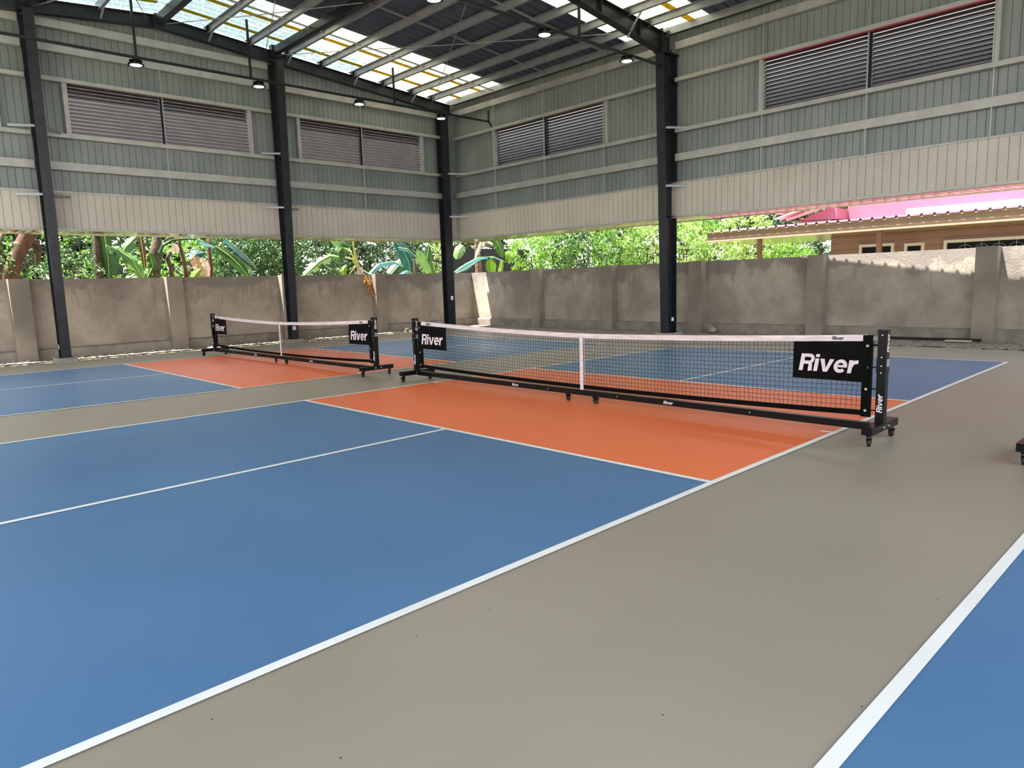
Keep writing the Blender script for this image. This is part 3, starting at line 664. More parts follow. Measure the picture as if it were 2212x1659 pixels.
# =================================================================== PORTABLE NETS
def ribbon(b, pts, w):
    n = len(pts); vs = []
    for k, (x, y) in enumerate(pts):
        x0, y0 = pts[max(k-1, 0)]; x1, y1 = pts[min(k+1, n-1)]; d = Vector((x1-x0, y1-y0)).normalized(); ww = w if not isinstance(w, (list, tuple)) else w[0]+(w[1]-w[0])*k/(n-1)
        vs += [(x-d.y*ww/2, y+d.x*ww/2, 0), (x+d.y*ww/2, y-d.x*ww/2, 0)]
    b.add(vs, [(2*k, 2*k+1, 2*k+3, 2*k+2) for k in range(n-1)])
def arc(cx, cy, rx, ry, a0, a1, n=14): return [(cx+rx*math.cos(math.radians(a0+(a1-a0)*k/n)), cy+ry*math.sin(math.radians(a0+(a1-a0)*k/n))) for k in range(n+1)]
def glyph(b, ch, ox):
    g = MB(); q = lambda x0, x1, y0, y1: g.add([(x0, y0, 0), (x1, y0, 0), (x1, y1, 0), (x0, y1, 0)], [(0, 1, 2, 3)])
    if ch == 'R':
        q(0, .235, 0, 1); ribbon(g, [(.2, .905), (.5, .905)]+arc(.53, .70, .19, .205, 85, -85)+[(.5, .495), (.2, .495)], .195)
        ribbon(g, [(.40, .50), (.52, .485), (.60, .43), (.635, .34), (.64, .20), (.645, .10), (.665, 0)], [.19, .235]); w = .80
    elif ch == 'i': q(0, .225, 0, .745); q(0, .225, .83, 1); w = .225
    elif ch == 'v': g.add([(0, .745, 0), (.245, .745, 0), (.395, .22, 0), (.545, .745, 0), (.79, .745, 0), (.515, 0, 0), (.275, 0, 0)], [(0, 6, 2, 1), (2, 5, 4, 3), (6, 5, 2)]); w = .77
    elif ch == 'e': ribbon(g, arc(.37, .375, .27, .29, 6, 318, 26), .20); q(.14, .735, .31, .44); w = .74
    else: q(0, .225, 0, .745); ribbon(g, [(.13, .36), (.20, .54), (.33, .64), (.50, .655)], .21); w = .5
    comp = {}                                   # lift each overlapping stroke a hair above the one before
    for f in g.f:
        r_ = min([comp.get(i, 10**6) for i in f]+[f[0]])
        for i in f: comp[i] = r_
    order = sorted(set(comp.values()))
    b.add([(x+ox+.17*y, y, .004*order.index(comp.get(i, 0))) for i, (x, y, z) in enumerate(g.v)], g.f); return w
def text_obj(name, s, size, m, parent, loc, rot, **kw):
    """bold slanted grotesque lettering cut as thin sheet, cap height = size, centred on loc"""
    b = MB(); x = 0
    for ch in s: x += glyph(b, ch, x)+.06
    M4 = Matrix.Translation(loc) @ rot.to_4x4() @ Matrix.Scale(size, 4) @ Matrix.Translation((-(x-.06+.17)/2, 0, 0))
    c = MB(); c.add([M4 @ Vector(v) for v in b.v], b.f); o = c.build(name, m); o.parent = parent; return o
# reading directions: local x of the text, local y of the text, its normal
def rotm(X, Y): X = Vector(X).normalized(); Y = Vector(Y).normalized(); Z = X.cross(Y); return Matrix((X, Y, Z)).transposed()
RN = rotm((0, -1, 0), (0, 0, 1))      # facing -x (towards the viewer's half)
HW = 3.4
def topz(y): return .838 + .092*(abs(y)/HW)**1.6
def make_net():
    t = empty('portable_net', (0, 0, 0))
    # feet
    for s in (-1, 1):
        y = s*HW
        b = MB(); b.box(-.31, .31, y-.045, y+.045, .10, .165); fb = b.build('foot_bar', M['black'], t)
        b = MB()
        for x in (-.05, .06): b.lathe((x, y-.046*1, .132), [(0, -.012), (.010, -.010), (.011, 0)], 10, (0, 1, 0)); b.lathe((x, y+.046, .132), [(0, .012), (.010, .010), (.011, 0)], 10, (0, 1, 0))
        b.build('bolt', M['chrome'], fb)
        b = MB(); b.box(-.036, .036, y-.036, y+.036, .165, .955); po = b.build('post', M['black'], t)
        b = MB(); b.box(-.040, .040, y-.040, y+.040, .940, .972); b.build('post_cap', M['black'], po)
        b = MB(); b.box(-.040, .040, y-.040, y+.040, .60, .72); b.build('post_sleeve', M['black'], po)
        b = MB()
        for z in (.925, .735, .66, .60): b.lathe((-.0365, y, z), [(0, -.006), (.006, -.004), (.007, 0)], 10, (1, 0, 0))
        b.build('bolt', M['chrome'], po)
        b = MB(); yo = y-.037; b.box(-.03, .035, y-.0405, y-.037, .655, .72); b.build('grey_label', M['grey'], po)
        text_obj('post_lettering', 'River', .048, M['letter'], po, (-.0372, y-.022, .335), rotm((0, 0, 1), (0, 1, 0)))
        text_obj('post_lettering', 'River', .048, M['letter'], po, (.022, y-.0372, .86), rotm((0, 0, 1), (-1, 0, 0)))
    # casters: four at the feet, two under the middle
    for x, y in ((-.26, -HW), (.26, -HW), (-.26, HW), (.26, HW), (-.03, -.21), (-.03, .22)):
        a = random.uniform(-.5, .5) + (PI/2 if abs(y) < 1 else .3); dx, dy = math.cos(a), math.sin(a); z = .036; cx, cy = x-.018*dx, y-.018*dy
        top = .10 if abs(y) > 1 else .086
        b = MB(); b.lathe((x, y, 0), [(0, top), (.026, top), (.026, top-.010), (.018, top-.014), (.018, top-.022)], 14)
        for s in (-1, 1):
            o_ = Vector((-dy, dx, 0))*(s*.017); p = Vector((cx, cy, z))+o_
            b.add([p+Vector((dx*.028, dy*.028, .044)), p+Vector((-dx*.024, -dy*.024, .044)), p+Vector((-dx*.020, -dy*.020, -.004)), p+Vector((dx*.012, dy*.012, -.008)), ] +
                  [q+o_*.15 for q in (p+Vector((dx*.028, dy*.028, .044)), p+Vector((-dx*.024, -dy*.024, .044)), p+Vector((-dx*.020, -dy*.020, -.004)), p+Vector((dx*.012, dy*.012, -.008)))],
                  [(0, 1, 2, 3), (4, 7, 6, 5), (0, 4, 5, 1), (1, 5, 6, 2), (2, 6, 7, 3), (3, 7, 4, 0)])
        b.obox((cx-dx*.035, cy-dy*.035, z+.03), ((dx, dy, 0), (-dy, dx, 0), (0, 0, 1)), (.03, .03, .008))
        ca = b.build('caster', M['black'], t)
        b = MB(); b.lathe((cx, cy, z), [(.014, -.0135), (.033, -.0135), (.036, -.008), (.036, .008), (.033, .0135), (.014, .0135)], 20, (-dy, dx, 0)); b.build('wheel', M['rubber'], ca, True)
        b = MB(); b.lathe((cx, cy, z), [(0, -.0135), (.010, -.0135), (.022, -.0128), (.022, .0128), (.010, .0135), (0, .0135)], 16, (-dy, dx, 0)); b.build('hub', M['chrome'], ca)
    # crossbeam
    b = MB(); b.box(-.033, .033, -HW+.045, HW-.045, .088, .152); be = b.build('crossbeam', M['black'], t)
    b = MB()
    for y in (-2.2, -.55, .55, 2.3): b.lathe((-.034, y, .12), [(0, -.005), (.006, -.004), (.007, 0)], 10, (1, 0, 0))
    b.build('bolt', M['chrome'], be)
    for y in (1.15, -1.25): text_obj('beam_lettering', 'River', .036, M['letter'], be, (-.0337, y, .102), RN)
    # net mesh of knotted cords
    YE = 3.24; nx = 145; nz = 14; rnd = random.Random(3)
    def zb(y): return .178 + .045*(abs(y)/YE)**2.2
    P = [[None]*(nz+1) for _ in range(nx+1)]
    for i in range(nx+1):
        y = -YE+2*YE*i/nx; zt = topz(y)-.05; z0 = zb(y)+.03; sh = rnd.uniform(-.006, .006)
        for k in range(nz+1):
            P[i][k] = Vector((rnd.uniform(-.004, .004), y+sh*(k % 3-1)+rnd.uniform(-.005, .005), z0+(zt-z0)*k/nz+rnd.uniform(-.002, .002)))
    b = MB()
    for i in range(nx+1): b.tube(P[i], .0021, 4, False)
    for k in range(nz+1): b.tube([P[i][k] for i in range(nx+1)], .0019, 4, False)
    b.build('net_mesh', M['cord'], t)
    # top tape
    b = MB(); N = 60
    for i in range(N):
        y0, y1 = -3.27+6.54*i/N, -3.27+6.54*(i+1)/N; w0, w1 = (.008+.003*math.sin(i*1.7)), (.008+.003*math.sin((i+1)*1.7))
        z0, z1 = topz(y0), topz(y1); h = .056
        b.add([(-w0, y0, z0-h), (-w1, y1, z1-h), (-w1, y1, z1), (-w0, y0, z0), (w0, y0, z0-h), (w1, y1, z1-h), (w1, y1, z1), (w0, y0, z0)], [(0, 1, 2, 3), (4, 7, 6, 5), (3, 2, 6, 7), (0, 4, 5, 1)])
    tp = b.build('top_tape', M['tape'], t)
    for y in (-3.02, 3.05): text_obj('tape_lettering', 'River', .030, M['letterb'], tp, (-.0118, y, topz(y)-.043), RN)
    # bottom hem
    b = MB()
    for i in range(40):
        y0, y1 = -3.27+6.54*i/40, -3.27+6.54*(i+1)/40
        b.add([(-.009, y0, zb(y0)-.012), (-.009, y1, zb(y1)-.012), (-.009, y1, zb(y1)+.034), (-.009, y0, zb(y0)+.034), (.009, y0, zb(y0)-.012), (.009, y1, zb(y1)-.012), (.009, y1, zb(y1)+.034), (.009, y0, zb(y0)+.034)],
              [(0, 1, 2, 3), (4, 7, 6, 5), (3, 2, 6, 7), (0, 4, 5, 1)])
    b.build('bottom_hem', M['cloth'], t)
    # side sleeves with eyelets and ties
    for s in (-1, 1):
        b = MB(); b.box(-.014, .014, s*3.235, s*3.315, .20, topz(3.3)-.005); sl = b.build('side_sleeve', M['cloth'], t)
        b = MB()
        for z in (.26, .45, .64, .83): b.lathe((-.0145, s*3.275, z), [(.005, -.002), (.011, -.0035), (.012, 0)], 12, (1, 0, 0)); b.lathe((-.0145, s*3.275, z), [(.005, -.002), (.005, 0)], 12, (1, 0, 0))
        b.build('eyelet', M['chrome'], sl)
        b = MB()
        for z in (.26, .45, .64, .83): b.tube([(-.012, s*3.275, z), (0, s*3.34, z+.003), (0, s*3.365, z)], .006, 6)
        b.build('tie_strap', M['black'], sl)
        b = MB(); b.box(-.008, .008, s*3.31, s*3.37, topz(3.3)-.05, topz(3.3)-.012); b.build('tension_buckle', M['grey'], sl)
    # centre strap, front and back
    b = MB(); b.box(-.016, -.010, -.025, .025, .125, .838); b.box(-.016, .016, -.025, .025, .834, .840); b.box(.010, .016, -.025, .025, .18, .838); b.build('centre_strap', M['tape'], t)
    # banners
    for s, y0, y1 in ((-1, -3.28, -2.62), (1, 2.62, 3.28)):
        b = MB(); n = 10; vs = []
        for i in range(n+1):
            y = y0+(y1-y0)*i/n
            for k in range(5):
                z = .505+(topz(y)-.055-.505)*k/4; x = -.017-.003*math.sin(i*1.3+k*.9)
                vs.append((x, y, z))
        o_ = len(vs); vs += [(x+.006, y, z) for x, y, z in vs]
        fs = [(i*5+k, (i+1)*5+k, (i+1)*5+k+1, i*5+k+1) for i in range(n) for k in range(4)]; fs += [tuple(q+o_ for q in f[::-1]) for f in fs]
        b.add(vs, fs); bn = b.build('banner', M['cloth'], t, True)
        text_obj('banner_lettering', 'River', .157, M['letter'], bn, (-.0212, (y0+y1)/2+.005, .578), RN)
    return t
net = make_net(); net.location = (0, 0, 0); tag(net, 'black portable net with white tape across the nearest court', 'net', 'portable pickleball nets')
n2 = copy_tree(net); n2.location = (-.08, 7.90, 0); n2.rotation_euler.z = .012; tag(n2, 'smaller looking black portable net on the far court by the left wall', 'net', 'portable pickleball nets')
n3 = copy_tree(net); n3.location = (.10, -7.865, 0); tag(n3, 'black portable net of which only a foot end shows at the right picture edge', 'net', 'portable pickleball nets')

# stones and hose by the right wall
def stone(x, y, s, label):
    b = MB(); n = 9; m_ = 12; vs = []
    for i in range(n+1):
        th = PI*i/n
        for k in range(m_):
            ph = 2*PI*k/m_; d = Vector((math.sin(th)*math.cos(ph), math.sin(th)*math.sin(ph), math.cos(th))); r = s*(1+.28*mnoise.noise(d*1.7+Vector((x, y, 0)))); vs.append((x+d.x*r*1.15, y+d.y*r, .02+s*.6+d.z*r*.72))
    b.add(vs, [(i*m_+k, i*m_+(k+1) % m_, (i+1)*m_+(k+1) % m_, (i+1)*m_+k) for i in range(n) for k in range(m_)])
    tag(b.build('stone', M['stone'], None, True), label, 'stone', 'loose stones')
stone(10.15, 4.2, .11, 'grey stone beside a pilaster of the right wall'); stone(7.0, 13.55, .07, 'small pale stone at the foot of the left wall'); stone(10.0, 10.0, .05, 'small stone on the gravel near the far corner')
b = MB(); pts = [(10.05, 1.3+.0, .05)]+[(10.02+.03*math.sin(k*.8), 1.2-.28*k, .05) for k in range(1, 12)]; b.tube(pts, .028, 8)
tag(b.build('black_pipe', M['rubber']), 'black pipe lying on the gravel at the foot of the right wall', 'pipe')
b = MB(); b.box(9.75, 9.95, -1.75, -1.3, .03, .05); tag(b.build('wood_offcut', mat('pale_wood', srgb(190, 170, 150), .7)), 'pale flat board lying on gravel near the right wall', 'board')

# =================================================================== HOUSE beyond the right wall
t = empty('neighbour_house', (14, 0, 0)); tag(t, 'tan house with pink corrugated roof beyond the right wall', 'house')
b = MB(); b.prism([(0, 2.47), (.05, 2.47), (.05, 2.50), (.02, 2.51), (.02, 2.56), (.035, 2.57), (.035, 2.60), (.02, 2.61), (.02, 2.69), (.06, 2.71), (.06, 2.735), (0, 2.735)], (12.03, 5.5, 0), (12.03, -9, 0), (-1, 0, 0), (0, 0, 1)); b.build('fascia', M['housew'], t)
b = MB(); b.box(12.03, 15.5, 5.44, 5.5, 2.47, 2.73); b.build('fascia', M['housew'], t)
b = MB(); nodes = []; c = 5.52
while c > -9: nodes += [(c, 0), (c-.19, 0), (c-.215, .045), (c-.245, .045)]; c -= .27
vs = []
for y, dz in nodes: vs += [(11.96, y, 2.745+dz), (15.6, y, 3.0+dz)]
b.add(vs, [(2*i, 2*i+2, 2*i+3, 2*i+1) for i in range(len(nodes)-1)]); b.build('porch_roof', M['pink'], t)
b = MB(); b.box(12.03, 15.5, -9, 5.44, 2.47, 2.49); b.build('porch_ceiling', mat('porch_ceiling', srgb(196, 176, 150), .18, .4), t)
for y, x in ((4.0, 12.25), (.88, 12.25)):
    b = MB(); b.box(x-.05, x+.05, y-.055, y+.055, 0, 2.47); b.build('porch_post', mat('post_brown', srgb(150, 110, 88), .6), t)
# wall with siding courses
b = MB(); prof = []; z = 0
while z < 2.47: prof += [(0, z), (0, z+.16), (.012, z+.163), (.012, z+.172)]; z += .175
prof += [(.0, 2.47), (.15, 2.47), (.15, 0)]
b.prism(prof, (13.3, 2.48, 0), (13.3, -9, 0), (1, 0, 0), (0, 0, 1)); b.build('wall', M['house'], t)
b = MB(); b.box(13.45, 18, 2.33, 2.48, 0, 2.9); b.build('wall', M['house'], t)
def hwin(y0, y1, z0, z1, grill=False):
    f = MB()
    for a, c, d, e in ((y0, y1, z1, z1+.07), (y0, y1, z0-.07, z0), (y0-.07, y0, z0-.07, z1+.07), (y1, y1+.07, z0-.07, z1+.07)): f.box(13.22, 13.32, a, c, d, e)
    fo = f.build('window', M['wframe'], t); g_ = MB(); g_.box(13.27, 13.29, y0, y1, z0, z1); g_.build('pane', M['glass'], fo)
    if grill:
        g_ = MB(); y = y0+.2
        while y < y1-.1:
            g_.tube([(13.25, y+.16*math.cos(a), z1-.22+.16*math.sin(a)) for a in [PI*k/10 for k in range(11)]], .006, 5); g_.tube([(13.25, y, z0), (13.25, y, z1)], .006, 5); y += .34
        g_.build('grill', M['galv'], fo)
def yy(px, py): return pu(px, py, 13.25).y
hwin(yy(1925, 540), yy(1862, 540), 1.0, pu(1890, 533, 13.25).z)
hwin(yy(1990, 535), yy(1960, 535), 1.0, pu(1975, 531, 13.25).z)
hwin(yy(2300, 520), yy(2046, 525), 1.0, pu(2120, 521, 13.25).z, True)
# upper storey: pink parapet wall and end gable overhang
b = MB(); b.box(15.6, 15.8, -9, 2.95, 2.9, 5.2); b.build('upper_wall', M['pinkw'], t)
b = MB(); b.box(15.05, 15.6, -9, pu(1963, 460, 15.3).y, 2.95, 3.17); b.build('parapet', mat('pale_pink', srgb(190, 136, 154), .5), t)
b = MB()
A_ = [pu(1722, 478, 14.8), pu(1808, 473, 14.8), pu(1808, 449, 14.8), pu(1790, 449, 14.8)]
b.add([p for p in A_]+[p+Vector((.8, 0, 0)) for p in A_], [(0, 1, 2, 3), (4, 7, 6, 5), (0, 4, 5, 1), (1, 5, 6, 2), (2, 6, 7, 3), (3, 7, 4, 0)]); b.build('gable_panel', M['pinkw'], t)
b = MB(); p0, p1 = pu(1700, 476, 14.75), pu(1800, 440, 14.75); b.bar(p0, p1, .12, .07); b.bar(p0+Vector((0, .25, .06)), p1+Vector((0, .25, .06)), .5, .03); b.build('verge_board', mat('pale_verge', srgb(200, 170, 162), .5), t)
b = MB(); q0, q1 = pu(1690, 463, 15.0), pu(1790, 436, 15.0); b.bar(q0, q1, .9, .04); b.build('upper_roof', M['pink'], t)
b = MB(); p0, p1 = pu(1722, 484, 14.9), pu(1798, 479, 14.9); b.bar(p0, p1, .3, .09); b.build('soffit_box', M['housew'], t)

# dark shed beyond the far corner
t = empty('garden_shed', (14, 18, 0)); tag(t, 'dark shed with a white fascia behind the banana leaves past the corner', 'shed')
SV = 19.0
def ps(x, y, d=0): return pv(x, y, SV+d)
b = MB(); a = ps(988, 590); c = ps(1126, 540); b.box(a.x-.6, c.x+.4, SV, SV+4, 0, ps(1100, 538).z); b.build('wall', mat('black_slats', srgb(20, 17, 17), .9, 0, srgb(44, 38, 38), 30, stretch=(1, 1, .02)), t)
b = MB(); p0, p1 = ps(1092, 532), ps(1130, 530); b.box(p0.x-.25, p1.x+1.6, SV-.5, SV-.42, p0.z, ps(1110, 519).z); b.build('fascia', M['wframe'], t)
b = MB(); p = [ps(1048, 521), ps(1072, 534), ps(1072, 530), ps(1056, 520)]; b.add(p+[q+Vector((0, .5, 0)) for q in p], [(0, 1, 2, 3), (4, 7, 6, 5), (0, 4, 5, 1), (1, 5, 6, 2), (2, 6, 7, 3), (3, 7, 4, 0)]); b.build('verge', M['wframe'], t)

# =================================================================== PLANTS
UP = Vector((0, 0, 1))
def leaf(b, p, d, n, L, Wd, fold=.15, tip=.0):
    """one pointed leaf of two halves folded along the midrib"""
    d = d.normalized(); s = d.cross(n)
    if s.length < 1e-3: s = d.orthogonal()
    s.normalize(); n = s.cross(d)
    m1 = p+d*L*.45-n*0; e = p+d*L-n*L*tip
    b.add([p, m1+s*Wd/2+n*Wd*fold, e, m1-s*Wd/2+n*Wd*fold, m1], [(0, 4, 1), (4, 2, 1), (0, 3, 4), (4, 3, 2)])
def rv(r, k=1.0):
    while True:
        v = Vector((r.uniform(-1, 1), r.uniform(-1, 1), r.uniform(-1, 1)))
        if .05 < v.length < 1: return v.normalized()*k
def bush(name, c, rad, n, L, Wd, m, label, group=None, seed=1, droop=.3, stem=True, clump=0, cat='shrub', up=.5):
    """foliage ball of separate leaves on twigs + a stem that reaches the ground"""
    r = random.Random(seed); c = Vector(c); rad = Vector(rad); t = empty(name, (c.x, c.y, 0)); tag(t, label, cat, group)
    b = MB(); cl = clump or max(8, n//9); per = max(1, n//cl)
    cen = []
    for i in range(cl):
        d = rv(r); k = r.uniform(.45, 1.0)**.6; cen.append((c+Vector((d.x*rad.x*k, d.y*rad.y*k, d.z*rad.z*k)), d))
    for q, d in cen:
        tw = (d+Vector((0, 0, r.uniform(-.1, .7)))).normalized(); sp_ = L*r.uniform(1.2, 2.2)
        for j in range(per):
            k = (j+.5)/per; p = q+tw*sp_*k+rv(r, L*.25); dd = (tw*.5+rv(r)*.9+Vector((0, 0, -droop))).normalized(); nn = (UP*up*2+rv(r)).normalized()
            leaf(b, p, dd, nn, L*r.uniform(.7, 1.25), Wd*r.uniform(.75, 1.2))
    b.build('foliage', m, t)
    if stem:
        s = MB()
        for k in range(3):
            e = c+Vector((r.uniform(-.5, .5)*rad.x, r.uniform(-.5, .5)*rad.y, r.uniform(0, .5)*rad.z))
            s.tube([(c.x+.1*k, c.y, -.13), (c.x+.15*k, c.y+.05, c.z*.5), tuple(e)], [.05, .035, .012], 6)
        s.build('stem', M['dbark'], t)
    return t
def on(px, py, y): return pv(px, py, y)

# left jungle: backdrop masses and nearer shrubs
k = 0
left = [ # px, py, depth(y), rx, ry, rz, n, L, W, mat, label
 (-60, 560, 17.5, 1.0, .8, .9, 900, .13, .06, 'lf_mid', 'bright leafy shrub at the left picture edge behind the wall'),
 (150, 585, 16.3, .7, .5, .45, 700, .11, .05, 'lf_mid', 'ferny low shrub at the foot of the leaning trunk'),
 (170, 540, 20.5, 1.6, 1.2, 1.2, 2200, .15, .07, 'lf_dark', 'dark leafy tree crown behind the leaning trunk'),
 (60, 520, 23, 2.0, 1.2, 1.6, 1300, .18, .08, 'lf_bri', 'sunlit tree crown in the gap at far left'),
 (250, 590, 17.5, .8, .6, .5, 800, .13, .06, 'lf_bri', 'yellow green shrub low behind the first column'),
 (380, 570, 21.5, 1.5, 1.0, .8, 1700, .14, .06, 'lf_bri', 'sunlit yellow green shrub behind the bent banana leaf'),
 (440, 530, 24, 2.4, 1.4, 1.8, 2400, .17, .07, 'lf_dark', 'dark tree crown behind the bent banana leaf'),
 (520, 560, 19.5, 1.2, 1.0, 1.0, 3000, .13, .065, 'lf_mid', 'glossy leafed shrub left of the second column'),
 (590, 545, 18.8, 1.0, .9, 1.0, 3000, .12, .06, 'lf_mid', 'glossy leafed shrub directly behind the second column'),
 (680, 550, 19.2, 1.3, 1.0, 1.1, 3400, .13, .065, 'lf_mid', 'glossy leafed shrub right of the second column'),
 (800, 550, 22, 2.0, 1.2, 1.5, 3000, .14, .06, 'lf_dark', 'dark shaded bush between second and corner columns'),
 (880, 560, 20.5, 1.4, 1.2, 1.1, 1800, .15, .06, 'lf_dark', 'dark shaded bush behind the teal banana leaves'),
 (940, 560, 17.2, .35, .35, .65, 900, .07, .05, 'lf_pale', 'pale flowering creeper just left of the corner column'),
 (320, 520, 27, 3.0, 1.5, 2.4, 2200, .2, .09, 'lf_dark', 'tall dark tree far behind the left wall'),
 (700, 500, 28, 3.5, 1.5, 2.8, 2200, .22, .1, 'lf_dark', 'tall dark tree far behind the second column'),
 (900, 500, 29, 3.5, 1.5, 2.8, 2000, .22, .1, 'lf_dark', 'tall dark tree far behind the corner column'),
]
for i, (px, py, Y, rx, ry, rz_, n, L, Wd, m, lb) in enumerate(left):
    c = on(px, py, Y); bush('leafy_tree' if Y > 21 else 'shrub', (c.x, Y, c.z), (rx, ry, rz_), n, L, Wd, M[m], lb, 'greenery behind the left wall', seed=20+i, cat='tree' if Y > 21 else 'shrub')
# leaning trunk
b = MB(); P_ = [on(x, y, 17.4) for x, y in ((22, 640), (24, 596), (32, 565), (44, 538), (58, 512), (74, 480), (100, 440))]; P_[0].z = -.13; P_[0].x = P_[1].x
b.tube(P_, [.30, .20, .19, .185, .19, .19, .17], 14); lt_ = b.build('leaning_tree', M['bark'], None, True)
tag(lt_, 'leaning brown tree trunk behind the wall at far left', 'tree')
b = MB(); b.tube([on(70, 535, 17.4), on(56, 530, 17.3), on(40, 528, 17.2)], .02, 6); b.tube([on(30, 552, 17.4), on(14, 562, 17.3), on(0, 560, 17.2)], .03, 6); b.tube([on(72, 520, 17.5), on(84, 540, 17.5), on(80, 575, 17.6)], [.12, .09, .05], 8); b.build('branch', M['dbark'], lt_)
b = MB(); P_ = [on(x, y, 18.5) for x, y in ((-4, 600), (0, 545), (4, 515), (12, 480))]; P_[0].z = -.13; b.tube(P_, [.08, .06, .06, .05], 8)
tag(b.build('slender_tree', M['dbark'], None, True), 'thin dark tree trunk at the very left picture edge', 'tree')
for pts, r_, lb, mm in (([(326, 600), (332, 560), (340, 528), (336, 500)], .17, 'thick banana stem under the bent leaf', 'dbark'),
                 ([(365, 600), (370, 580), (362, 560), (366, 540)], .07, 'thin dark trunk right of the thick banana stem', 'dbark'),
                 ([(410, 600), (398, 565), (388, 530), (384, 505)], .06, 'slanting brown branch trunk in the undergrowth', 'bark'),
                 ([(458, 600), (455, 570), (452, 540), (450, 500)], .06, 'upright thin trunk behind the dried brown leaf', 'bark')):
    P_ = [on(x, y, 17.8) for x, y in pts]; P_[0].z = -.13; b = MB(); b.tube(P_, [r_*1.15, r_, r_*.9, r_*.7], 10); tag(b.build('banana_tree' if r_ > .1 else 'slender_tree', M[mm], None, True), lb, 'tree')

# banana leaves -------------------------------------------------
def bleaf(par, pts, Y, width, m, sag=.25, dy=0.0, split=.5, nrm=None, name='banana_leaf', seed=0, taper=True):
    """broad leaf blade along a midrib traced by photo points on the plane y=Y (dy: depth drift along the leaf)"""
    r = random.Random(seed+int(pts[0][0])); raw = [on(x, y, Y+dy*i/(len(pts)-1)) for i, (x, y) in enumerate(pts)]
    # resample
    S = []
    for a, c in zip(raw[:-1], raw[1:]):
        for k in range(6): S.append(a.lerp(c, k/6))
    S.append(raw[-1]); n = len(S); b = MB(); vs = []
    for i, p in enumerate(S):
        u = i/(n-1); w = width*(math.sin(PI*min(1, .12+u*.86))**.55 if taper else 1)/2*(1 if u < .97 else .35)
        d = (S[min(i+1, n-1)]-S[max(i-1, 0)]).normalized(); N_ = Vector(nrm) if nrm else Vector((-.5, -.8, .35)); s = d.cross(N_); s.normalize(); N2 = s.cross(d).normalized()
        j1, j2 = r.uniform(.86, 1.04), r.uniform(.86, 1.04)
        for q in (-1, -.5, 0, .5, 1):
            jj = j1 if q < 0 else j2
            vs.append(p+s*w*q*jj-N2*sag*w*abs(q)**1.5+Vector((0, 0, -.35*sag*w*abs(q))))
    fs = []
    for i in range(n-1):
        for q in range(4):
            if q in (0, 3) and r.random() < split*.35: continue
            fs.append((i*5+q, (i+1)*5+q, (i+1)*5+q+1, i*5+q+1))
    b.add(vs, fs); o = b.build(name, m, par, True)
    rb = MB(); rb.tube([p-Vector((0, .008, 0)) for p in S], [.014*(1-.7*i/n) for i in range(n)], 5); rb.build('midrib', M['rib'], o)
    return o
def plant(label, base, seed=0):
    t = empty('banana_plant', (base.x, base.y, 0)); tag(t, label, 'banana plant', 'banana plants behind the walls'); return t
t = plant('banana plant with a large dark hanging leaf right of the first column', on(225, 590, 16.6))
bleaf(t, [(215, 470), (226, 510), (234, 560), (236, 625)], 16.6, .62, M['ban1'], dy=.1)
bleaf(t, [(212, 500), (208, 540), (205, 590)], 16.8, .35, M['ban1'])
P_ = [on(212, 640, 16.8), on(212, 560, 16.8), on(208, 500, 16.8)]; P_[0].z = -.13; b = MB(); b.tube(P_, [.14, .11, .08], 10); b.build('stem', M['dbark'], t)
t = plant('banana plant with bright drooping striped leaf in the left gap', on(300, 590, 16.6))
bleaf(t, [(228, 530), (255, 540), (285, 560), (312, 605)], 16.5, .48, M['ban2'], split=.8, nrm=(-.3, -.6, .8))
bleaf(t, [(262, 560), (270, 535), (300, 505), (312, 495)], 17.0, .30, M['ban2'], nrm=(-.3, -.8, .5))
bleaf(t, [(268, 605), (290, 594), (320, 588)], 16.6, .30, M['ban2'], nrm=(-.2, -.6, .8))
bleaf(t, [(318, 600), (330, 575), (322, 545)], 17.1, .3, M['ban1'])
t = plant('banana plant with a long bent stalk and blue green leaves left of the second column', on(336, 590, 16.4))
b = MB(); b.tube([on(*q, 16.4) for q in ((344, 548), (352, 530), (372, 519), (398, 516), (428, 517), (450, 525))], [.05, .045, .035, .03, .025, .02], 8); b.build('leaf_stalk', M['ban1'], t)
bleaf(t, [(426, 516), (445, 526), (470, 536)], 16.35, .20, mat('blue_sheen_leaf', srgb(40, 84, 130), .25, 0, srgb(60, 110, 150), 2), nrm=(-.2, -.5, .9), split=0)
bleaf(t, [(466, 532), (495, 552), (520, 575), (540, 603)], 16.2, .36, M['ban1'], split=.2, nrm=(-.4, -.7, .5))
bleaf(t, [(482, 512), (505, 530), (530, 552), (550, 574)], 16.6, .42, M['ban3'], split=.1, nrm=(-.1, -.5, .9))
bleaf(t, [(500, 545), (520, 560), (542, 582)], 16.7, .34, M['ban1'], nrm=(-.4, -.7, -.1))
bleaf(t, [(413, 606), (422, 592), (433, 580)], 16.4, .25, M['ban4'], split=0, nrm=(-.5, -.8, .1))
bleaf(t, [(412, 560), (424, 548), (440, 545)], 17.0, .4, M['ban3'], split=0)
bleaf(t, [(418, 556), (430, 570), (440, 590), (444, 605)], 16.7, .42, M['dead'], name='dead_leaf', split=.2); bleaf(t, [(436, 556), (444, 575), (448, 602)], 16.6, .26, M['deadp'], name='dead_leaf')
bleaf(t, [(303, 512), (308, 540), (313, 585)], 16.7, .16, mat('maroon_bud', srgb(96, 40, 40), .6), name='dead_leaf', split=0)
bleaf(t, [(375, 525), (378, 540), (376, 548)], 16.8, .25, M['deadp'], name='dead_leaf', split=.3)
t = plant('banana plant with a pale arching leaf and a dead leaf over the left wall', on(778, 590, 15.4))
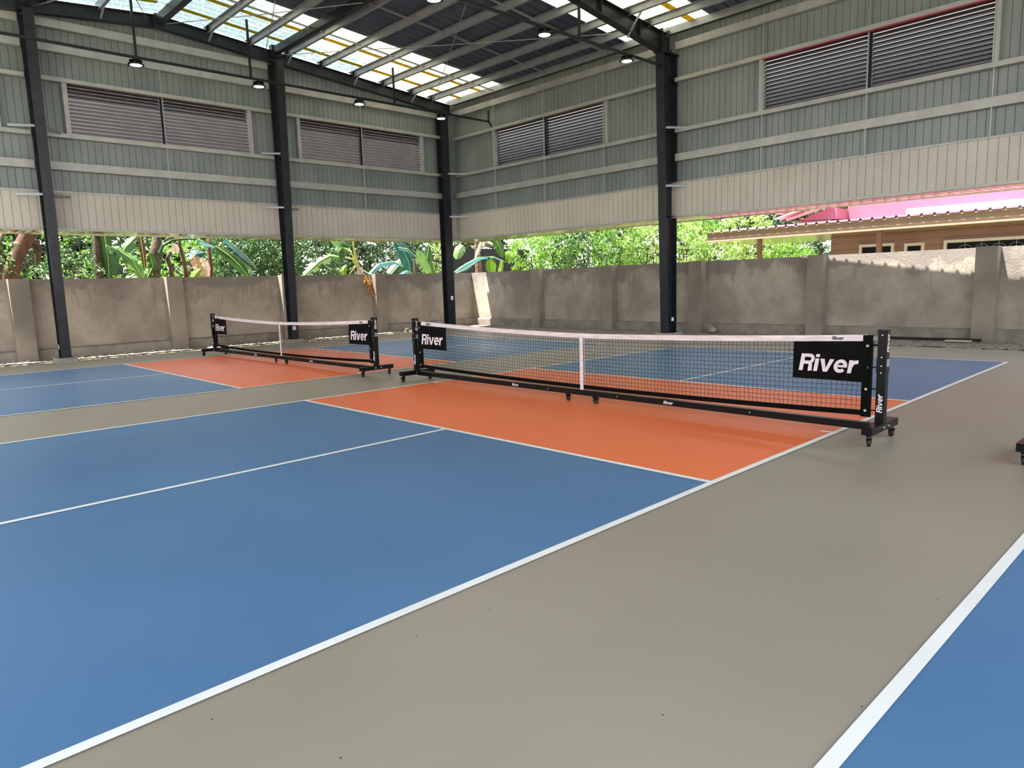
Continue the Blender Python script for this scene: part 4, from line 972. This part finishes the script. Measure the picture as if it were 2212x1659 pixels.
bleaf(t, [(733, 556), (712, 553), (690, 565), (668, 585), (650, 602)], 15.3, .36, M['ban2'], split=.7, nrm=(-.2, -.75, .6))
bleaf(t, [(752, 537), (738, 535), (730, 545), (733, 566)], 15.4, .34, M['ban1'], split=0, nrm=(-.6, -.8, 0))
bleaf(t, [(716, 515), (735, 528), (756, 542)], 15.6, .30, M['ban2'], split=.2)
for q in ([(776, 590), (770, 568), (758, 545), (745, 536)], [(774, 580), (762, 560), (746, 556)], [(775, 585), (768, 560), (761, 520), (757, 500)], [(778, 590), (770, 558), (764, 530), (764, 495)], [(768, 575), (756, 590), (757, 605)]):
    b = MB(); b.tube([on(x, y, 15.3) for x, y in q], [.035, .028, .02, .015][:len(q)], 6); b.build('leaf_stalk', mat('yellow_stalk', srgb(176, 172, 92), .5) if 'yellow_stalk' not in bpy.data.materials else bpy.data.materials['yellow_stalk'], t)
P_ = [on(780, 640, 15.3), on(780, 600, 15.3), on(772, 570, 15.3)]; P_[0].z = -.13; b = MB(); b.tube(P_, [.13, .1, .05], 10); b.build('stem', M['deadp'], t)
bleaf(t, [(742, 600), (740, 585), (748, 572)], 15.6, .25, M['ban4'], split=.3)
# the dead leaf flopped over the coping and hanging down inside
WY = YV-.03
t = tag(empty('dead_banana_leaf', (on(800, 600, WY).x, WY, 1.9)), 'dried orange banana leaf hanging over the coping of the left wall', 'leaf')
b = MB(); b.tube([on(777, 580, 14.6), on(795, 590, 14.5), on(806, 594, WY-.02), on(812, 598, WY-.03)], [.02, .02, .018, .012], 6); b.build('leaf_stalk', M['deadp'], t)
for q, m_, w_ in (([(790, 594), (793, 606), (800, 624), (806, 642)], 'deado', .16), ([(812, 594), (814, 612), (816, 642)], 'deadp', .05), ([(808, 596), (810, 608), (812, 622)], 'deadp', .05), ([(788, 605), (786, 612)], 'deado', .08), ([(796, 622), (794, 634)], 'deado', .08), ([(804, 636), (798, 643)], 'deado', .07), ([(797, 596), (800, 604), (803, 612)], 'deadp', .04)):
    bleaf(t, q, WY-.03, w_, M[m_], split=.8, name='dead_leaf', nrm=(-.5, -.9, .1))
t = plant('cluster of dark teal banana plants left of the corner column', on(890, 590, 16.2))
bleaf(t, [(860, 535), (880, 538), (900, 555)], 16.3, .30, M['ban3'], split=0, nrm=(-.2, -.6, .8))
bleaf(t, [(902, 548), (910, 565), (920, 580), (930, 600)], 15.7, .42, M['ban2'], split=.5, nrm=(-.4, -.9, .2))
bleaf(t, [(925, 590), (918, 565), (908, 548), (900, 540)], 16.0, .30, M['ban2'], split=.1)
bleaf(t, [(935, 600), (922, 560), (926, 530)], 16.5, .40, M['ban1'], split=.1)
bleaf(t, [(800, 590), (820, 570), (850, 565), (884, 580)], 16.8, .30, M['ban3'], split=.2, nrm=(0, -.5, .9))
bleaf(t, [(890, 600), (882, 565), (868, 535), (850, 520)], 16.6, .5, M['ban3'], split=.2)
bleaf(t, [(860, 598), (880, 585), (905, 600)], 16.0, .3, M['ban3'], split=0, nrm=(0, -.5, .9))
bleaf(t, [(836, 602), (860, 575), (880, 550)], 17.2, .5, M['ban1'], split=.3)
P_ = [on(900, 640, 16.4), on(898, 600, 16.4), on(896, 560, 16.4)]; P_[0].z = -.13; b = MB(); b.tube(P_, [.14, .12, .05], 10); b.build('stem', M['dbark'], t)
t = plant('banana plant with long teal arching leaf right of the corner column', on(1060, 590, 16.0))
bleaf(t, [(982, 588), (1005, 572), (1035, 556), (1065, 554), (1092, 566)], 15.8, .26, M['ban3'], split=.1, nrm=(0, -.4, .9))
bleaf(t, [(985, 590), (1005, 582), (1030, 565)], 15.6, .2, M['ban3'], split=.1)
bleaf(t, [(1060, 560), (1061, 575), (1062, 600)], 15.9, .45, M['ban4'], split=0, nrm=(-.6, -.8, 0))
bleaf(t, [(1068, 515), (1078, 530), (1086, 556)], 16.1, .40, M['ban1'], split=0, nrm=(-.6, -.8, .1)); bleaf(t, [(1078, 596), (1082, 580), (1084, 560)], 16.2, .22, M['ban4'], split=0)
bleaf(t, [(1000, 530), (992, 540), (985, 560)], 16.4, .45, M['ban2'], split=.2)
bleaf(t, [(1040, 522), (1034, 540), (1026, 560)], 15.9, .16, M['deadp'], split=.7, name='dead_leaf'); bleaf(t, [(1046, 520), (1044, 535)], 15.9, .14, M['deadp'], split=.7, name='dead_leaf')
bleaf(t, [(1115, 545), (1100, 548), (1100, 570)], 16.6, .4, M['ban4'], split=0)
P_ = [on(1034, 640, 16.4), on(1034, 590, 16.4), on(1030, 520, 16.4)]; P_[0].z = -.13; b = MB(); b.tube(P_, [.16, .14, .10], 10); b.build('stem', M['dead'], t)

# right side greenery (planes x = const)
def onu(px, py, X): return pu(px, py, X)
def drooper(px, py, X, rad, n, L, Wd, m, label, seed, cat='shrub', name='shrub'):
    c = onu(px, py, X); return bush(name, (X, c.y, c.z), rad, n, L, Wd, M[m], label, 'greenery behind the right wall', seed=seed, droop=1.0, up=.2, cat=cat)
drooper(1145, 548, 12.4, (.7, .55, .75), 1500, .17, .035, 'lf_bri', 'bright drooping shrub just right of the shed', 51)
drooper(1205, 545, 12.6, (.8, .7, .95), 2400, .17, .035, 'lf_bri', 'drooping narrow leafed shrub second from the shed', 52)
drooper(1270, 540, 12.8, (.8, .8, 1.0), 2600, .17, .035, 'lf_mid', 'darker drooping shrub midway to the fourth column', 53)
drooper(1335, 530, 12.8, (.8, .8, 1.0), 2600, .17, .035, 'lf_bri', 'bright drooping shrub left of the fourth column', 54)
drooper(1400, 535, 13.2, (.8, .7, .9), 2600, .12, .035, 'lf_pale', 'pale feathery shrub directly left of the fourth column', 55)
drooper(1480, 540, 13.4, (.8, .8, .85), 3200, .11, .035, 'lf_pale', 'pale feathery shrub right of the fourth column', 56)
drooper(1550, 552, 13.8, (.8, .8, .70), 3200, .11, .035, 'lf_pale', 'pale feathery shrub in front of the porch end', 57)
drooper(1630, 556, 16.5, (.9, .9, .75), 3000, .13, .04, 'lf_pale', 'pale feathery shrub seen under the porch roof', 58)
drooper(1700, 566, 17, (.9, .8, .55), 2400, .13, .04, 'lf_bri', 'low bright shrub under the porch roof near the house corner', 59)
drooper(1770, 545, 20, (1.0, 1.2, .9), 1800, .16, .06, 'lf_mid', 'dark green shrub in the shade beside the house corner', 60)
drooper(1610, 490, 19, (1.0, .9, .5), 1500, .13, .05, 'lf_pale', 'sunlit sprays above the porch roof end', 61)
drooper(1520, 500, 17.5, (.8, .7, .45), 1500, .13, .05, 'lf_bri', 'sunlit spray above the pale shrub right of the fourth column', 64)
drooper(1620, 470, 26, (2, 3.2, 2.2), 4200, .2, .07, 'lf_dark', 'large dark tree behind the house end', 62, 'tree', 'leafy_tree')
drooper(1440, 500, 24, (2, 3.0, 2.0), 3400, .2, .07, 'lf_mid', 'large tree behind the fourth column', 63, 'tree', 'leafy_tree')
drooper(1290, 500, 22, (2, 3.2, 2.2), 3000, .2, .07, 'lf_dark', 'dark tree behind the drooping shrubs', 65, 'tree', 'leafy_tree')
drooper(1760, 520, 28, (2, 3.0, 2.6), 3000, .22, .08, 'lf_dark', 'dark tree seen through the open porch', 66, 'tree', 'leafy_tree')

# deeper tree masses that close the view behind the gardens
def mass(px, py, Y, rad, n, L, m, label, seed, side=0):
    c = on(px, py, Y) if side == 0 else onu(px, py, Y)
    bush('leafy_tree', tuple(c), rad, n, L, L*.5, M[m], label, 'tree masses far behind the %s wall' % ('right' if side else 'left'), seed=seed, cat='tree', up=.3)
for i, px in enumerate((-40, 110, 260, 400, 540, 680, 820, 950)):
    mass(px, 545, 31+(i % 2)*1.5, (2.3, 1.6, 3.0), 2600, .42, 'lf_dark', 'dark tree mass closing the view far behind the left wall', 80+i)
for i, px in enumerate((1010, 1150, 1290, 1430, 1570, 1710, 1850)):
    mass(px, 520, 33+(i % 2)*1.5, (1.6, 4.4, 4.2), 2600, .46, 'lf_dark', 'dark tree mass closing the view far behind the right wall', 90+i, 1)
